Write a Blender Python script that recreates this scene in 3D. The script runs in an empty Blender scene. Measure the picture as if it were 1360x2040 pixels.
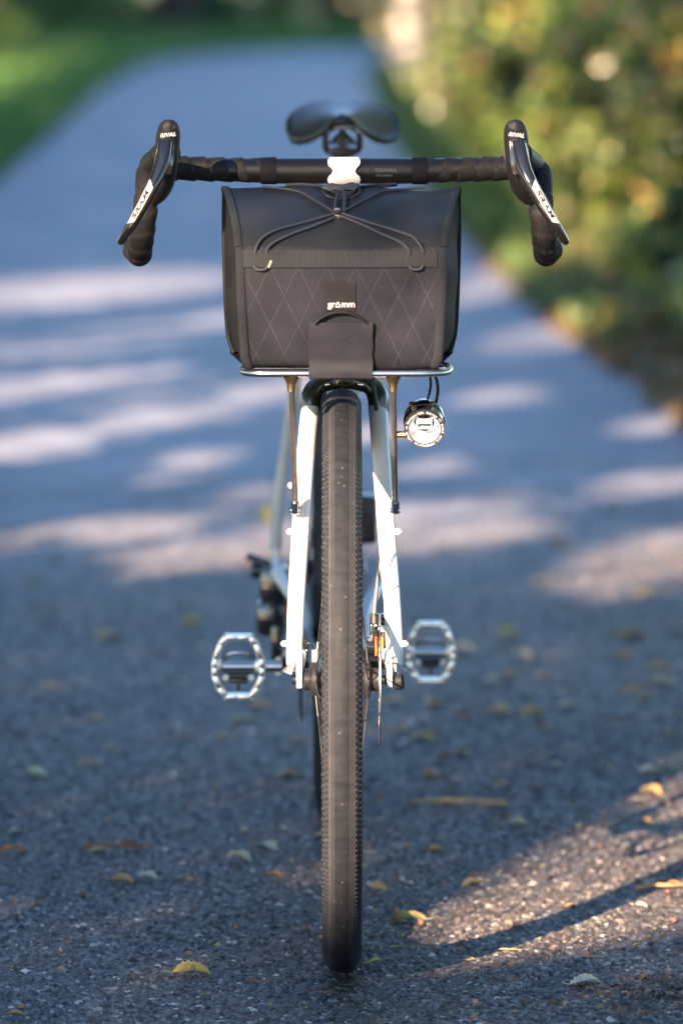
import bpy, bmesh, math, random
import numpy as np
from mathutils import Vector, Matrix

rnd = random.Random(7)
RS = np.random.RandomState(11)
SC = bpy.context.scene
COL = SC.collection

# ------------------------------------------------------------------ camera, sky, sun, exposure
cam_d = bpy.data.cameras.new('camera'); cam = bpy.data.objects.new('camera', cam_d); COL.objects.link(cam)
cam.location = (0, -5.2, 1.2)
cam.rotation_euler = (math.pi/2 - math.atan2(1053, 8586), 0, 0)
cam_d.sensor_fit = 'VERTICAL'; cam_d.sensor_height = 36; cam_d.sensor_width = 24
cam_d.lens = 8586*36/2040
cam_d.clip_start = .1; cam_d.clip_end = 2000
cam_d.dof.use_dof = True; cam_d.dof.focus_distance = 5.17; cam_d.dof.aperture_fstop = 3.2
SC.camera = cam

SA, SB = 1.25, 2.45                                   # metres a shadow runs right / back for each metre of height
SUN = Vector((-SA, -SB, 1)).normalized()
EL = math.asin(SUN.z); AZ = math.atan2(SUN.x, SUN.y)
W = bpy.data.worlds.new('World'); SC.world = W; W.use_nodes = True
nt = W.node_tree; sky = nt.nodes.new('ShaderNodeTexSky'); sky.sky_type = 'NISHITA'; sky.sun_disc = False
sky.sun_elevation = EL; sky.sun_rotation = AZ; sky.air_density = 1.0; sky.dust_density = .1; sky.ozone_density = 3.8
nt.links.new(sky.outputs[0], nt.nodes['Background'].inputs[0]); nt.nodes['Background'].inputs[1].default_value = .068
sl = bpy.data.lights.new('sun', 'SUN'); sl.energy = 5.0; sl.angle = math.radians(.42); sl.color = (1, .71, .49)
so = bpy.data.objects.new('sun', sl); COL.objects.link(so); so.location = SUN*60
so.rotation_euler = (-SUN).to_track_quat('-Z', 'Y').to_euler()
SC.view_settings.view_transform = 'Standard'; SC.view_settings.look = 'None'; SC.view_settings.gamma = 1
SC.view_settings.exposure = 2.78
SC.cycles.use_denoising = True
SC.cycles.max_bounces = 8; SC.cycles.transparent_max_bounces = 12
SC.cycles.sample_clamp_indirect = 6

# ------------------------------------------------------------------ materials
MATS = {}
def mat(name, col=(.5, .5, .5), rough=.5, metal=0., spec=.5, coat=0., bump=None, var=None, sheen=0., trans=0., ior=1.45):
    """bump = (scale, strength); var = (scale, second colour) noise mix; all in object space (metres)"""
    if name in MATS: return MATS[name]
    m = bpy.data.materials.new(name); m.use_nodes = True; n = m.node_tree.nodes; l = m.node_tree.links
    b = n['Principled BSDF']
    b.inputs['Base Color'].default_value = (*col, 1); b.inputs['Roughness'].default_value = rough
    b.inputs['Metallic'].default_value = metal; b.inputs['Specular IOR Level'].default_value = spec
    b.inputs['Coat Weight'].default_value = coat; b.inputs['Coat Roughness'].default_value = .06
    b.inputs['Sheen Weight'].default_value = sheen; b.inputs['Transmission Weight'].default_value = trans; b.inputs['IOR'].default_value = ior
    tc = n.new('ShaderNodeTexCoord')
    if var:
        t = n.new('ShaderNodeTexNoise'); t.inputs['Scale'].default_value = var[0]; t.inputs['Detail'].default_value = 6
        l.new(tc.outputs['Object'], t.inputs['Vector'])
        r = n.new('ShaderNodeValToRGB'); r.color_ramp.elements[0].position = .35; r.color_ramp.elements[1].position = .68
        r.color_ramp.elements[0].color = (*col, 1); r.color_ramp.elements[1].color = (*var[1], 1)
        l.new(t.outputs['Fac'], r.inputs['Fac']); l.new(r.outputs['Color'], b.inputs['Base Color'])
    if bump:
        t = n.new('ShaderNodeTexNoise'); t.inputs['Scale'].default_value = bump[0]; t.inputs['Detail'].default_value = 4
        l.new(tc.outputs['Object'], t.inputs['Vector'])
        bp = n.new('ShaderNodeBump'); bp.inputs['Strength'].default_value = bump[1]; bp.inputs['Distance'].default_value = .002
        l.new(t.outputs['Fac'], bp.inputs['Height']); l.new(bp.outputs['Normal'], b.inputs['Normal'])
    MATS[name] = m
    return m

def nodes_of(m): return m.node_tree.nodes, m.node_tree.links, m.node_tree.nodes['Principled BSDF']
def math_node(n, l, op, a, b=None):
    q = n.new('ShaderNodeMath'); q.operation = op
    for i, v in enumerate((a, b)):
        if v is None: continue
        if isinstance(v, (int, float)): q.inputs[i].default_value = v
        else: l.new(v, q.inputs[i])
    return q.outputs[0]

M_white = mat('white_paint', (.70, .71, .70), .28, coat=.6, var=(45, (.60, .61, .59)))
M_crown = mat('dark_olive_paint', (.030, .032, .016), .25, coat=.5)
M_black = mat('black_anodised', (.018, .018, .020), .35, spec=.5)
M_blackgloss = mat('black_gloss', (.010, .010, .011), .10, coat=1.0)
M_carbon = mat('matt_black_bar', (.008, .008, .009), .34, spec=.4, bump=(900, .05))
M_tape = mat('bar_tape_rubber', (.0125, .0122, .0135), .52, spec=.15, bump=(1400, .25), var=(160, (.021, .020, .020)))
M_rubber = mat('hood_rubber', (.012, .0122, .013), .5, spec=.3, bump=(1600, .18))
M_band = mat('finishing_tape', (.010, .0095, .0135), .7, spec=.15, bump=(1800, .2))
M_alu = mat('polished_alloy', (.62, .65, .68), .22, metal=1., bump=(300, .06))
M_alu_b = mat('brushed_alloy', (.48, .50, .53), .34, metal=1.)
M_steel = mat('raw_steel', (.30, .30, .31), .36, metal=.9, var=(60, (.40, .39, .38)), bump=(700, .06))
M_railst = mat('polished_steel', (.66, .65, .63), .22, metal=1.)
M_brass = mat('brass_fillet', (.40, .30, .16), .42, metal=1., var=(220, (.30, .22, .12)))
M_orange = mat('orange_pad', (.75, .16, .03), .5)
M_print = mat('white_print', (.60, .60, .60), .6)
M_greyprint = mat('grey_print', (.06, .065, .07), .4)
M_label = mat('silver_decal', (.50, .50, .48), .5)
M_dark = mat('dark_grey_print', (.012, .012, .012), .5, spec=.2)
M_cord = mat('elastic_cord', (.034, .038, .048), .6, spec=.25, bump=(2500, .35))
M_saddle = mat('saddle_leather', (.016, .014, .012), .38, bump=(500, .12), var=(25, (.024, .021, .017)))
M_cable = mat('cable_black', (.016, .016, .017), .42)
M_hose = mat('hose_grey', (.12, .115, .11), .4)

# --- woven bag fabrics (u across, v along the panel, metres)
def fabric(name, colA, colB, rough, lines=0., weave=900, ribs=None):
    m = mat(name, colA, rough, spec=.12)
    n, l, b = nodes_of(m)
    uv = n.new('ShaderNodeUVMap'); sep = n.new('ShaderNodeSeparateXYZ'); l.new(uv.outputs[0], sep.inputs[0])
    u, v = sep.outputs[0], sep.outputs[1]
    ns = n.new('ShaderNodeTexNoise'); ns.inputs['Scale'].default_value = 14; ns.inputs['Detail'].default_value = 7; ns.inputs['Roughness'].default_value = .72
    l.new(uv.outputs[0], ns.inputs['Vector'])
    mx = n.new('ShaderNodeMix'); mx.data_type = 'RGBA'; mx.inputs['A'].default_value = (*colA, 1); mx.inputs['B'].default_value = (*colB, 1)
    rp = n.new('ShaderNodeValToRGB'); rp.color_ramp.elements[0].position = .36; rp.color_ramp.elements[1].position = .66
    l.new(ns.outputs['Fac'], rp.inputs[0]); l.new(rp.outputs[0], mx.inputs['Factor'])
    wv = n.new('ShaderNodeTexNoise'); wv.inputs['Scale'].default_value = weave; wv.inputs['Detail'].default_value = 2
    l.new(uv.outputs[0], wv.inputs['Vector'])
    h = math_node(n, l, 'MULTIPLY', wv.outputs['Fac'], .5)
    out = mx.outputs['Result']
    if lines:
        tot = None
        for s in (1, -1):
            a = math_node(n, l, 'ADD', math_node(n, l, 'MULTIPLY', u, 30.0), math_node(n, l, 'MULTIPLY', v, 14.5*s))
            f = math_node(n, l, 'ABSOLUTE', math_node(n, l, 'SUBTRACT', math_node(n, l, 'FRACT', a), .5))
            g = math_node(n, l, 'MULTIPLY', math_node(n, l, 'LESS_THAN', f, .018), 1.0)
            tot = g if tot is None else math_node(n, l, 'MAXIMUM', tot, g)
        brk = n.new('ShaderNodeTexNoise'); brk.inputs['Scale'].default_value = 55; l.new(uv.outputs[0], brk.inputs['Vector'])
        br2 = math_node(n, l, 'MULTIPLY', math_node(n, l, 'MULTIPLY', tot, lines), brk.outputs['Fac'])
        m2 = n.new('ShaderNodeMix'); m2.data_type = 'RGBA'; l.new(br2, m2.inputs['Factor']); l.new(out, m2.inputs['A']); m2.inputs['B'].default_value = (.13, .11, .115, 1)
        out = m2.outputs['Result']
        h = math_node(n, l, 'ADD', h, math_node(n, l, 'MULTIPLY', tot, 1.2))
        # fine coloured fibres
        fb = n.new('ShaderNodeTexNoise'); fb.inputs['Scale'].default_value = 1100; l.new(uv.outputs[0], fb.inputs['Vector'])
        fr = n.new('ShaderNodeValToRGB'); fr.color_ramp.elements[0].position = .52; fr.color_ramp.elements[1].position = .75
        fr.color_ramp.elements[0].color = (0, 0, 0, 1); fr.color_ramp.elements[1].color = (.026, .021, .022, 1)
        l.new(fb.outputs['Fac'], fr.inputs[0])
        m3 = n.new('ShaderNodeMix'); m3.data_type = 'RGBA'; m3.blend_type = 'ADD'; m3.inputs['Factor'].default_value = 1
        l.new(out, m3.inputs['A']); l.new(fr.outputs[0], m3.inputs['B']); out = m3.outputs['Result']
    if ribs:
        c = u if ribs[0] == 'u' else v
        s_ = math_node(n, l, 'SINE', math_node(n, l, 'MULTIPLY', c, ribs[1]*2*math.pi))
        h = math_node(n, l, 'ADD', h, math_node(n, l, 'MULTIPLY', s_, .9))
        k = math_node(n, l, 'ADD', math_node(n, l, 'MULTIPLY', s_, .18), .5)
        m4 = n.new('ShaderNodeMix'); m4.data_type = 'RGBA'; l.new(k, m4.inputs['Factor'])
        m4.inputs['A'].default_value = (*[x*.55 for x in colA], 1); m4.inputs['B'].default_value = (*[x*1.5 for x in colB], 1); out = m4.outputs['Result']
    l.new(out, b.inputs['Base Color'])
    bp = n.new('ShaderNodeBump'); bp.inputs['Strength'].default_value = .55; bp.inputs['Distance'].default_value = .0006
    l.new(h, bp.inputs['Height']); l.new(bp.outputs['Normal'], b.inputs['Normal'])
    return m
M_xpac = fabric('ripstop_laminate', (.0095, .0118, .0175), (.0175, .0197, .0270), .62, lines=.26)
M_flap = fabric('coated_canvas', (.0130, .0155, .0190), (.0165, .0190, .0225), .50, weave=1500)
M_side = fabric('side_canvas', (.011, .011, .0125), (.017, .0165, .018), .66)
M_web = fabric('ribbed_webbing', (.021, .024, .029), (.025, .028, .033), .6, ribs=('u', 480))
M_bind = fabric('grosgrain_binding', (.0165, .0190, .0235), (.0195, .022, .027), .6, ribs=('v', 520))
M_bind2 = fabric('smooth_binding', (.017, .020, .019), (.021, .024, .023), .55)
M_patch = fabric('smooth_hypalon', (.0195, .0210, .0275), (.025, .0265, .034), .5, weave=500)

# --- tyre rubber (u round the wheel, v across the tread, metres)
def tyre_mat():
    m = mat('tyre_rubber', (.05, .046, .045), .62, spec=.15); n, l, b = nodes_of(m)
    uv = n.new('ShaderNodeUVMap'); sep = n.new('ShaderNodeSeparateXYZ'); l.new(uv.outputs[0], sep.inputs[0]); u, v = sep.outputs[0], sep.outputs[1]
    av = math_node(n, l, 'ABSOLUTE', v)
    # fine diamond file-tread between 9 and 16 mm from the centre
    s1 = math_node(n, l, 'SINE', math_node(n, l, 'ADD', math_node(n, l, 'MULTIPLY', u, 2400), math_node(n, l, 'MULTIPLY', v, 3400)))
    s2 = math_node(n, l, 'SINE', math_node(n, l, 'SUBTRACT', math_node(n, l, 'MULTIPLY', u, 2400), math_node(n, l, 'MULTIPLY', v, 3400)))
    d = math_node(n, l, 'MULTIPLY', s1, s2)
    band = math_node(n, l, 'MULTIPLY', math_node(n, l, 'GREATER_THAN', av, .0085), math_node(n, l, 'LESS_THAN', av, .0175))
    h = math_node(n, l, 'MULTIPLY', d, band)
    # worn transverse scuffs on the centre
    mp = n.new('ShaderNodeMapping'); mp.inputs['Scale'].default_value = (110, 22, 1); l.new(uv.outputs[0], mp.inputs[0])
    sc = n.new('ShaderNodeTexNoise'); sc.inputs['Scale'].default_value = 1; sc.inputs['Detail'].default_value = 5; l.new(mp.outputs[0], sc.inputs['Vector'])
    dust = n.new('ShaderNodeTexNoise'); dust.inputs['Scale'].default_value = 60; dust.inputs['Detail'].default_value = 8; dust.inputs['Roughness'].default_value = .75; l.new(uv.outputs[0], dust.inputs['Vector'])
    fac = math_node(n, l, 'ADD', math_node(n, l, 'MULTIPLY', sc.outputs['Fac'], .5), math_node(n, l, 'MULTIPLY', dust.outputs['Fac'], .6))
    fac = math_node(n, l, 'ADD', fac, math_node(n, l, 'MULTIPLY', h, .18))
    r = n.new('ShaderNodeValToRGB'); e = r.color_ramp.elements
    e[0].position = .30; e[0].color = (.0045, .0055, .0078, 1); e[1].position = .88; e[1].color = (.025, .0285, .036, 1)
    l.new(fac, r.inputs[0])
    # light on both moulded ribs painted as pale lines; dust on file tread
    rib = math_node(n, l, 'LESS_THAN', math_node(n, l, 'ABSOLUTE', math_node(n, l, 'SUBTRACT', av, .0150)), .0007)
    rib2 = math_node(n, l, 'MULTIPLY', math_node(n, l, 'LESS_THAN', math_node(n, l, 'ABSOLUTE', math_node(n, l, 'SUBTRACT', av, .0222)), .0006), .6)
    rib_glint = math_node(n, l, 'MULTIPLY', math_node(n, l, 'MAXIMUM', rib, rib2), math_node(n, l, 'ADD', math_node(n, l, 'MULTIPLY', dust.outputs['Fac'], 1.1), -.1))
    spk = n.new('ShaderNodeTexVoronoi'); spk.inputs['Scale'].default_value = 210; l.new(uv.outputs[0], spk.inputs['Vector'])
    ssep = n.new('ShaderNodeSeparateColor'); l.new(spk.outputs['Color'], ssep.inputs[0])
    grit = math_node(n, l, 'MULTIPLY', math_node(n, l, 'GREATER_THAN', ssep.outputs[0], .955), math_node(n, l, 'LESS_THAN', spk.outputs['Distance'], .28))
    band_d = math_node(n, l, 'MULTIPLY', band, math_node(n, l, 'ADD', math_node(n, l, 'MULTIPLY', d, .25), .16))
    dd = math_node(n, l, 'MAXIMUM', math_node(n, l, 'MAXIMUM', rib_glint, math_node(n, l, 'MULTIPLY', grit, .55)), band_d)
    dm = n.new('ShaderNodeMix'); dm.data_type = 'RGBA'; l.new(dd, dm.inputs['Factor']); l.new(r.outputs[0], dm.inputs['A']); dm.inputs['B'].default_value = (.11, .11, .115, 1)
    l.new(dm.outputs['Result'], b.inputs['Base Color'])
    sp = n.new('ShaderNodeTexNoise'); sp.inputs['Scale'].default_value = 1500; l.new(uv.outputs[0], sp.inputs['Vector'])
    hh = math_node(n, l, 'ADD', math_node(n, l, 'MULTIPLY', h, .8), math_node(n, l, 'MULTIPLY', sp.outputs['Fac'], .5))
    bp = n.new('ShaderNodeBump'); bp.inputs['Strength'].default_value = .6; bp.inputs['Distance'].default_value = .0007
    l.new(hh, bp.inputs['Height']); l.new(bp.outputs[0], b.inputs['Normal'])
    return m
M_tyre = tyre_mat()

# --- asphalt
def asphalt_mat():
    m = mat('asphalt', (.06, .06, .06), .56, spec=.5); n, l, b = nodes_of(m)
    tc = n.new('ShaderNodeTexCoord')
    v = n.new('ShaderNodeTexVoronoi'); v.inputs['Scale'].default_value = 135; l.new(tc.outputs['Object'], v.inputs['Vector'])
    v2 = n.new('ShaderNodeTexVoronoi'); v2.inputs['Scale'].default_value = 60; l.new(tc.outputs['Object'], v2.inputs['Vector'])
    ns = n.new('ShaderNodeTexNoise'); ns.inputs['Scale'].default_value = 2.2; ns.inputs['Detail'].default_value = 8; l.new(tc.outputs['Object'], ns.inputs['Vector'])
    sep = n.new('ShaderNodeSeparateColor'); l.new(v.outputs['Color'], sep.inputs[0])
    r = n.new('ShaderNodeValToRGB'); e = r.color_ramp.elements
    e[0].position = 0; e[0].color = (.15, .15, .152, 1); e[1].position = 1; e[1].color = (.42, .415, .41, 1)
    e.new(.6).color = (.25, .25, .25, 1); e.new(.93).color = (.33, .328, .325, 1)
    l.new(sep.outputs[0], r.inputs[0])
    mx = n.new('ShaderNodeMix'); mx.data_type = 'RGBA'; mx.blend_type = 'MULTIPLY'; mx.inputs['Factor'].default_value = 1
    rr = n.new('ShaderNodeValToRGB'); rr.color_ramp.elements[0].position = .3; rr.color_ramp.elements[0].color = (.62, .62, .62, 1); rr.color_ramp.elements[1].position = .72; rr.color_ramp.elements[1].color = (1.18, 1.16, 1.14, 1)
    l.new(ns.outputs['Fac'], rr.inputs[0]); l.new(r.outputs[0], mx.inputs['A']); l.new(rr.outputs[0], mx.inputs['B'])
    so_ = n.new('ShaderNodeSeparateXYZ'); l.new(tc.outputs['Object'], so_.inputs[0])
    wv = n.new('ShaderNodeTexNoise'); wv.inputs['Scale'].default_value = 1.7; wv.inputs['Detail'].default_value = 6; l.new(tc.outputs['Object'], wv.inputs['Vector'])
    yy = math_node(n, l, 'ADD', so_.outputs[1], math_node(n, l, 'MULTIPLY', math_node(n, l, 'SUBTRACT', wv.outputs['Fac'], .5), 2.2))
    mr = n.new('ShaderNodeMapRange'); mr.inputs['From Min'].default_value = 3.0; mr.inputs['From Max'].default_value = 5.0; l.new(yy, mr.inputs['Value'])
    sm = n.new('ShaderNodeMix'); sm.data_type = 'RGBA'; l.new(mr.outputs[0], sm.inputs['Factor']); sm.inputs['A'].default_value = (.44, .39, .335, 1); sm.inputs['B'].default_value = (.96, 1.02, 1.24, 1)  # darker newer asphalt near; beyond it, sky reflection is tinted in as blue
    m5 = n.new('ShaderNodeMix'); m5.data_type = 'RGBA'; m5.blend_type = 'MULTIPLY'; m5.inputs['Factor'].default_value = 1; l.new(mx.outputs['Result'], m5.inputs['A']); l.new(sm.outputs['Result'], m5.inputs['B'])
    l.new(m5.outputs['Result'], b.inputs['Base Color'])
    h = math_node(n, l, 'ADD', math_node(n, l, 'MULTIPLY', v.outputs['Distance'], -1.0), math_node(n, l, 'MULTIPLY', v2.outputs['Distance'], -.6))
    bp = n.new('ShaderNodeBump'); bp.inputs['Strength'].default_value = .35; bp.inputs['Distance'].default_value = .003
    l.new(h, bp.inputs['Height']); l.new(bp.outputs[0], b.inputs['Normal'])
    return m
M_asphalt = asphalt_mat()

def tint_mat(name, rough=.5, translucent=0., spec=.5, bump=None):
    """colour comes from the per-piece colour attribute 'tint' (leaf, stone and crumb colours)"""
    m = mat(name, (.1, .1, .1), rough, spec=spec, bump=bump); n, l, b = nodes_of(m)
    a = n.new('ShaderNodeAttribute'); a.attribute_name = 'tint'; l.new(a.outputs['Color'], b.inputs['Base Color'])
    if translucent:
        t = n.new('ShaderNodeBsdfTranslucent'); l.new(a.outputs['Color'], t.inputs[0])
        s = n.new('ShaderNodeMixShader'); s.inputs[0].default_value = translucent
        l.new(b.outputs[0], s.inputs[1]); l.new(t.outputs[0], s.inputs[2]); l.new(s.outputs[0], n['Material Output'].inputs[0])
    return m
M_leaf = tint_mat('foliage', .24, .35)
M_leafdull = tint_mat('dull_foliage', .6, .25, .25)
M_chip = tint_mat('stone_chips', .48)
M_crumb = tint_mat('leaf_crumbs', .6, .2)
M_grass = tint_mat('grass_blades', .45, .35)
M_bark = mat('bark', (.085, .052, .030), .8, var=(9, (.17, .11, .062)), bump=(30, 1.0))
M_barkdark = mat('dark_bark', (.030, .022, .018), .85, var=(8, (.05, .038, .03)), bump=(30, 1.0))
M_barkpale = mat('pale_bark', (.55, .50, .42), .7, var=(7, (.32, .28, .22)), bump=(25, .8))
M_soil = mat('soil', (.060, .050, .034), .9, var=(3, (.045, .060, .022)), bump=(40, 1.0))

# ------------------------------------------------------------------ mesh helpers
def tag(o, label=None, cat=None, group=None, kind=None):
    if label: o['label'] = label
    if cat: o['category'] = cat
    if group: o['group'] = group
    if kind: o['kind'] = kind
    return o
def empty(name, loc=(0, 0, 0)):
    o = bpy.data.objects.new(name, None); o.location = loc; o.empty_display_size = .1; COL.objects.link(o); return o
def obj(name, v, f, m, parent=None, smooth=True, uv=None, tint=None, auto=None):
    me = bpy.data.meshes.new(name)
    v = np.asarray(v, dtype=np.float32).reshape(-1, 3)
    if isinstance(f, np.ndarray):
        k = f.shape[1]; nf = len(f)
        me.vertices.add(len(v)); me.vertices.foreach_set('co', v.ravel())
        me.loops.add(nf*k); me.loops.foreach_set('vertex_index', f.astype(np.int32).ravel())
        me.polygons.add(nf); me.polygons.foreach_set('loop_start', np.arange(0, nf*k, k, dtype=np.int32))
        me.polygons.foreach_set('loop_total', np.full(nf, k, dtype=np.int32)); me.update(calc_edges=True)
    else:
        me.from_pydata([tuple(map(float, p)) for p in v], [], [tuple(int(i) for i in q) for q in f]); me.update()
    if smooth: me.polygons.foreach_set('use_smooth', np.ones(len(me.polygons), dtype=bool))
    if uv is not None:
        lay = me.uv_layers.new(name='UVMap'); li = np.zeros(len(me.loops), dtype=np.int32); me.loops.foreach_get('vertex_index', li)
        uvv = np.asarray(uv, dtype=np.float32)
        lay.data.foreach_set('uv', uvv[li].ravel() if len(uvv) == len(v) else uvv.ravel())
    if tint is not None:
        at = me.color_attributes.new('tint', 'FLOAT_COLOR', 'POINT')
        c = np.ones((len(v), 4), dtype=np.float32); c[:, :3] = tint; at.data.foreach_set('color', c.ravel())
    me.materials.append(m)
    if smooth and auto:
        me.set_sharp_from_angle(angle=math.radians(auto))
    o = bpy.data.objects.new(name, me); COL.objects.link(o)
    if parent is not None: o.parent = parent
    return o
class MB:
    """collects shapes into one mesh"""
    def __init__(s): s.v = []; s.f = []; s.uv = []
    def add(s, v, f, uv=None):
        b = len(s.v); s.v += [tuple(p) for p in v]; s.f += [tuple(i+b for i in q) for q in f]
        s.uv += ([tuple(p) for p in uv] if uv is not None else [(p[0], p[2]) for p in v]); return s
    def build(s, name, m, parent=None, smooth=True, auto=38): return obj(name, s.v, s.f, m, parent, smooth, s.uv, auto=auto)

def spline(pts, step=.01):
    P = np.array(pts, float); out = []
    Q = np.vstack([2*P[0]-P[1], P, 2*P[-1]-P[-2]])
    for i in range(1, len(Q)-2):
        p0, p1, p2, p3 = Q[i-1:i+3]; n = max(2, int(np.linalg.norm((p2-p1)[:3])/step))
        for k in range(n):
            t = k/n
            out.append(.5*((2*p1)+(-p0+p2)*t+(2*p0-5*p1+4*p2-p3)*t*t+(-p0+3*p1-3*p2+p3)*t**3))
    out.append(P[-1]); return np.array(out)
def sweep(path, r, seg=12, caps=True, up=None, rfun=None, closed=False):
    """tube along path; r scalar / list / list of (ra, rb); rfun(s, theta) multiplies nothing but adds"""
    P = np.array(path, float); n = len(P)
    T = np.gradient(P, axis=0) if not closed else np.roll(P, -1, 0)-np.roll(P, 1, 0)
    T /= np.linalg.norm(T, axis=1)[:, None]+1e-12
    u = np.array(up if up is not None else ((0, 0, 1) if abs(T[0][2]) < .9 else (0, 1, 0)), float)
    S = np.r_[0, np.cumsum(np.linalg.norm(np.diff(P, axis=0), axis=1))]
    V, UV = [], []
    A = u-T[0]*u.dot(T[0]); A /= np.linalg.norm(A)
    for i in range(n):
        if up is not None: A = u-T[i]*u.dot(T[i])
        else: A = A-T[i]*A.dot(T[i])
        A /= np.linalg.norm(A)+1e-12; B = np.cross(T[i], A)
        ri = r[i] if hasattr(r, '__len__') else r
        ra, rb = ri if hasattr(ri, '__len__') else (ri, ri)
        for k in range(seg):
            th = 2*math.pi*k/seg; e = rfun(S[i], th) if rfun else 0
            V.append(P[i]+A*(ra+e)*math.cos(th)+B*(rb+e)*math.sin(th)); UV.append((th*max(ra, rb), S[i]))
    F = []
    for i in range(n if closed else n-1):
        j = (i+1) % n
        for k in range(seg):
            k2 = (k+1) % seg; F.append((i*seg+k, i*seg+k2, j*seg+k2, j*seg+k))
    if caps and not closed: F.append(tuple(range(seg))[::-1]); F.append(tuple((n-1)*seg+k for k in range(seg)))
    return V, F, UV
def lathe(prof, c, axis=(1, 0, 0), seg=48, closed=False):
    """prof = [(radius, offset along axis)]"""
    ax = Vector(axis).normalized(); a = ax.orthogonal().normalized(); b = ax.cross(a); c = Vector(c); V, UV = [], []
    arc = 0
    for i, (r, h) in enumerate(prof):
        if i: arc += math.hypot(r-prof[i-1][0], h-prof[i-1][1])
        for k in range(seg):
            t = 2*math.pi*k/seg; V.append(c+ax*h+(a*math.cos(t)+b*math.sin(t))*r); UV.append((t*r, arc))
    F = []; n = len(prof)
    for i in range(n if closed else n-1):
        j = (i+1) % n
        for k in range(seg): F.append((i*seg+k, i*seg+(k+1) % seg, j*seg+(k+1) % seg, j*seg+k))
    return V, F, UV
def disc_caps(prof, c, axis, seg):
    V, F, UV = lathe(prof, c, axis, seg); n = len(prof)
    F.append(tuple(range(seg))[::-1]); F.append(tuple((n-1)*seg+k for k in range(seg))); return V, F, UV
def cyl(p, q, r, seg=16, bev=0.):
    p, q = Vector(p), Vector(q); L = (q-p).length
    pr = [(r, 0), (r, L)] if not bev else [(r-bev, 0), (r, bev), (r, L-bev), (r-bev, L)]
    return disc_caps(pr, p, q-p, seg)
def rbox(c, s, bev=.002, rot=None):
    bm = bmesh.new(); bmesh.ops.create_cube(bm, size=1)
    for v in bm.verts: v.co = Vector((v.co.x*s[0], v.co.y*s[1], v.co.z*s[2]))
    if bev: bmesh.ops.bevel(bm, geom=list(bm.edges), offset=min(bev, min(s)*.45), segments=2, affect='EDGES', profile=.6)
    M = (rot.to_4x4() if rot is not None else Matrix()); c = Vector(c)
    V = [M @ v.co+c for v in bm.verts]; bm.verts.index_update(); F = [[v.index for v in f.verts] for f in bm.faces]; bm.free()
    return V, F, [(v.x, v.z) for v in V]
def prism(poly, y0, y1, bev=0., T=None):
    """poly in (x, z), extruded along y, optionally bevelled, then mapped through T(v)"""
    bm = bmesh.new(); a = [bm.verts.new((x, y0, z)) for x, z in poly]; fc = bm.faces.new(a)
    r = bmesh.ops.extrude_face_region(bm, geom=[fc])
    for v in r['geom']:
        if isinstance(v, bmesh.types.BMVert): v.co.y = y1
    bmesh.ops.recalc_face_normals(bm, faces=bm.faces)
    if bev: bmesh.ops.bevel(bm, geom=list(bm.edges), offset=bev, segments=2, affect='EDGES', profile=.6)
    bm.verts.index_update(); V = [v.co.copy() for v in bm.verts]; F = [[v.index for v in f.verts] for f in bm.faces]; bm.free()
    uv = [(v.x, v.z) for v in V]
    if T: V = [T(v) for v in V]
    return V, F, uv
def text_mesh(s, size, shear=0., offset=0., extrude=0., align='CENTER'):
    cu = bpy.data.curves.new('t', 'FONT'); cu.body = s; cu.size = size; cu.shear = shear; cu.offset = offset; cu.extrude = extrude
    cu.align_x = align; cu.align_y = 'CENTER'; cu.resolution_u = 3
    o = bpy.data.objects.new('t', cu); COL.objects.link(o)
    dg = bpy.context.evaluated_depsgraph_get(); dg.update()
    me = bpy.data.meshes.new_from_object(o.evaluated_get(dg))
    V = [v.co.copy() for v in me.vertices]; F = [list(p.vertices) for p in me.polygons]
    bpy.data.objects.remove(o); bpy.data.curves.remove(cu); bpy.data.meshes.remove(me)
    return V, F
def facing(V, c, right, up):
    """put flat text (x, y, depth) at c with the given right and up directions"""
    r = Vector(right).normalized(); u = Vector(up); u = (u-r*u.dot(r)).normalized(); n = r.cross(u); c = Vector(c)
    return [c+r*v.x+u*v.y+n*v.z for v in V]

# ------------------------------------------------------------------ the setting
def interp(y, tab): return float(np.interp(y, [t[0] for t in tab], [t[1] for t in tab]))
RIGHT = [(-25, 1.5), (0, 1.2), (6.8, .95), (11.4, .72), (26, .44), (48, .42), (58, .60), (64, 1.2), (68, 2.5), (72, 6), (84, 9)]
LEFT = [(-25, -1.6), (0, -1.75), (22, -2.15), (45, -2.80), (60, -3.0), (66, -2.75), (71, -2.0), (75, -.6), (78, 1.5), (81, 6), (84, 8.9)]
ys = np.r_[np.arange(-25, 60, 1.0), np.arange(60, 81.1, .5)]
tag(obj('ground', [(-400, -400, -.03), (400, -400, -.03), (400, 700, -.03), (-400, 700, -.03)], [(0, 1, 2, 3)], M_soil), kind='structure')
bank_v, bank_f = [], []
for i, y in enumerate(np.arange(-25, 100, 1.5)):          # right-hand bank rises gently beside the path
    x0 = interp(y, RIGHT)-.04
    for k, (dx, dz) in enumerate(((0, -.02), (.25, .03), (.6, .10), (1.4, .28), (3, .5), (8, .8))):
        bank_v.append((x0+dx+.03*rnd.uniform(-1, 1), y, dz+.02*rnd.uniform(-1, 1)*(k > 0)))
    if i:
        for k in range(5): a = (i-1)*6+k; bank_f.append((a, a+1, a+7, a+6))
tag(obj('verge', bank_v, bank_f, M_soil), kind='structure')
lv_, lf_ = [], []
for i, y in enumerate(np.arange(-25, 84, 1.5)):
    x0 = interp(y, LEFT)+.04
    for k, (dx, dz) in enumerate(((0, -.02), (-.3, .03), (-1, .06), (-3, .10), (-12, .2))): lv_.append((x0+dx, y, dz))
    if i:
        for k in range(4): a = (i-1)*5+k; lf_.append((a, a+5, a+6, a+1))
tag(obj('verge', lv_, lf_, M_soil), kind='structure')
pv, pf = [], []
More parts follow.
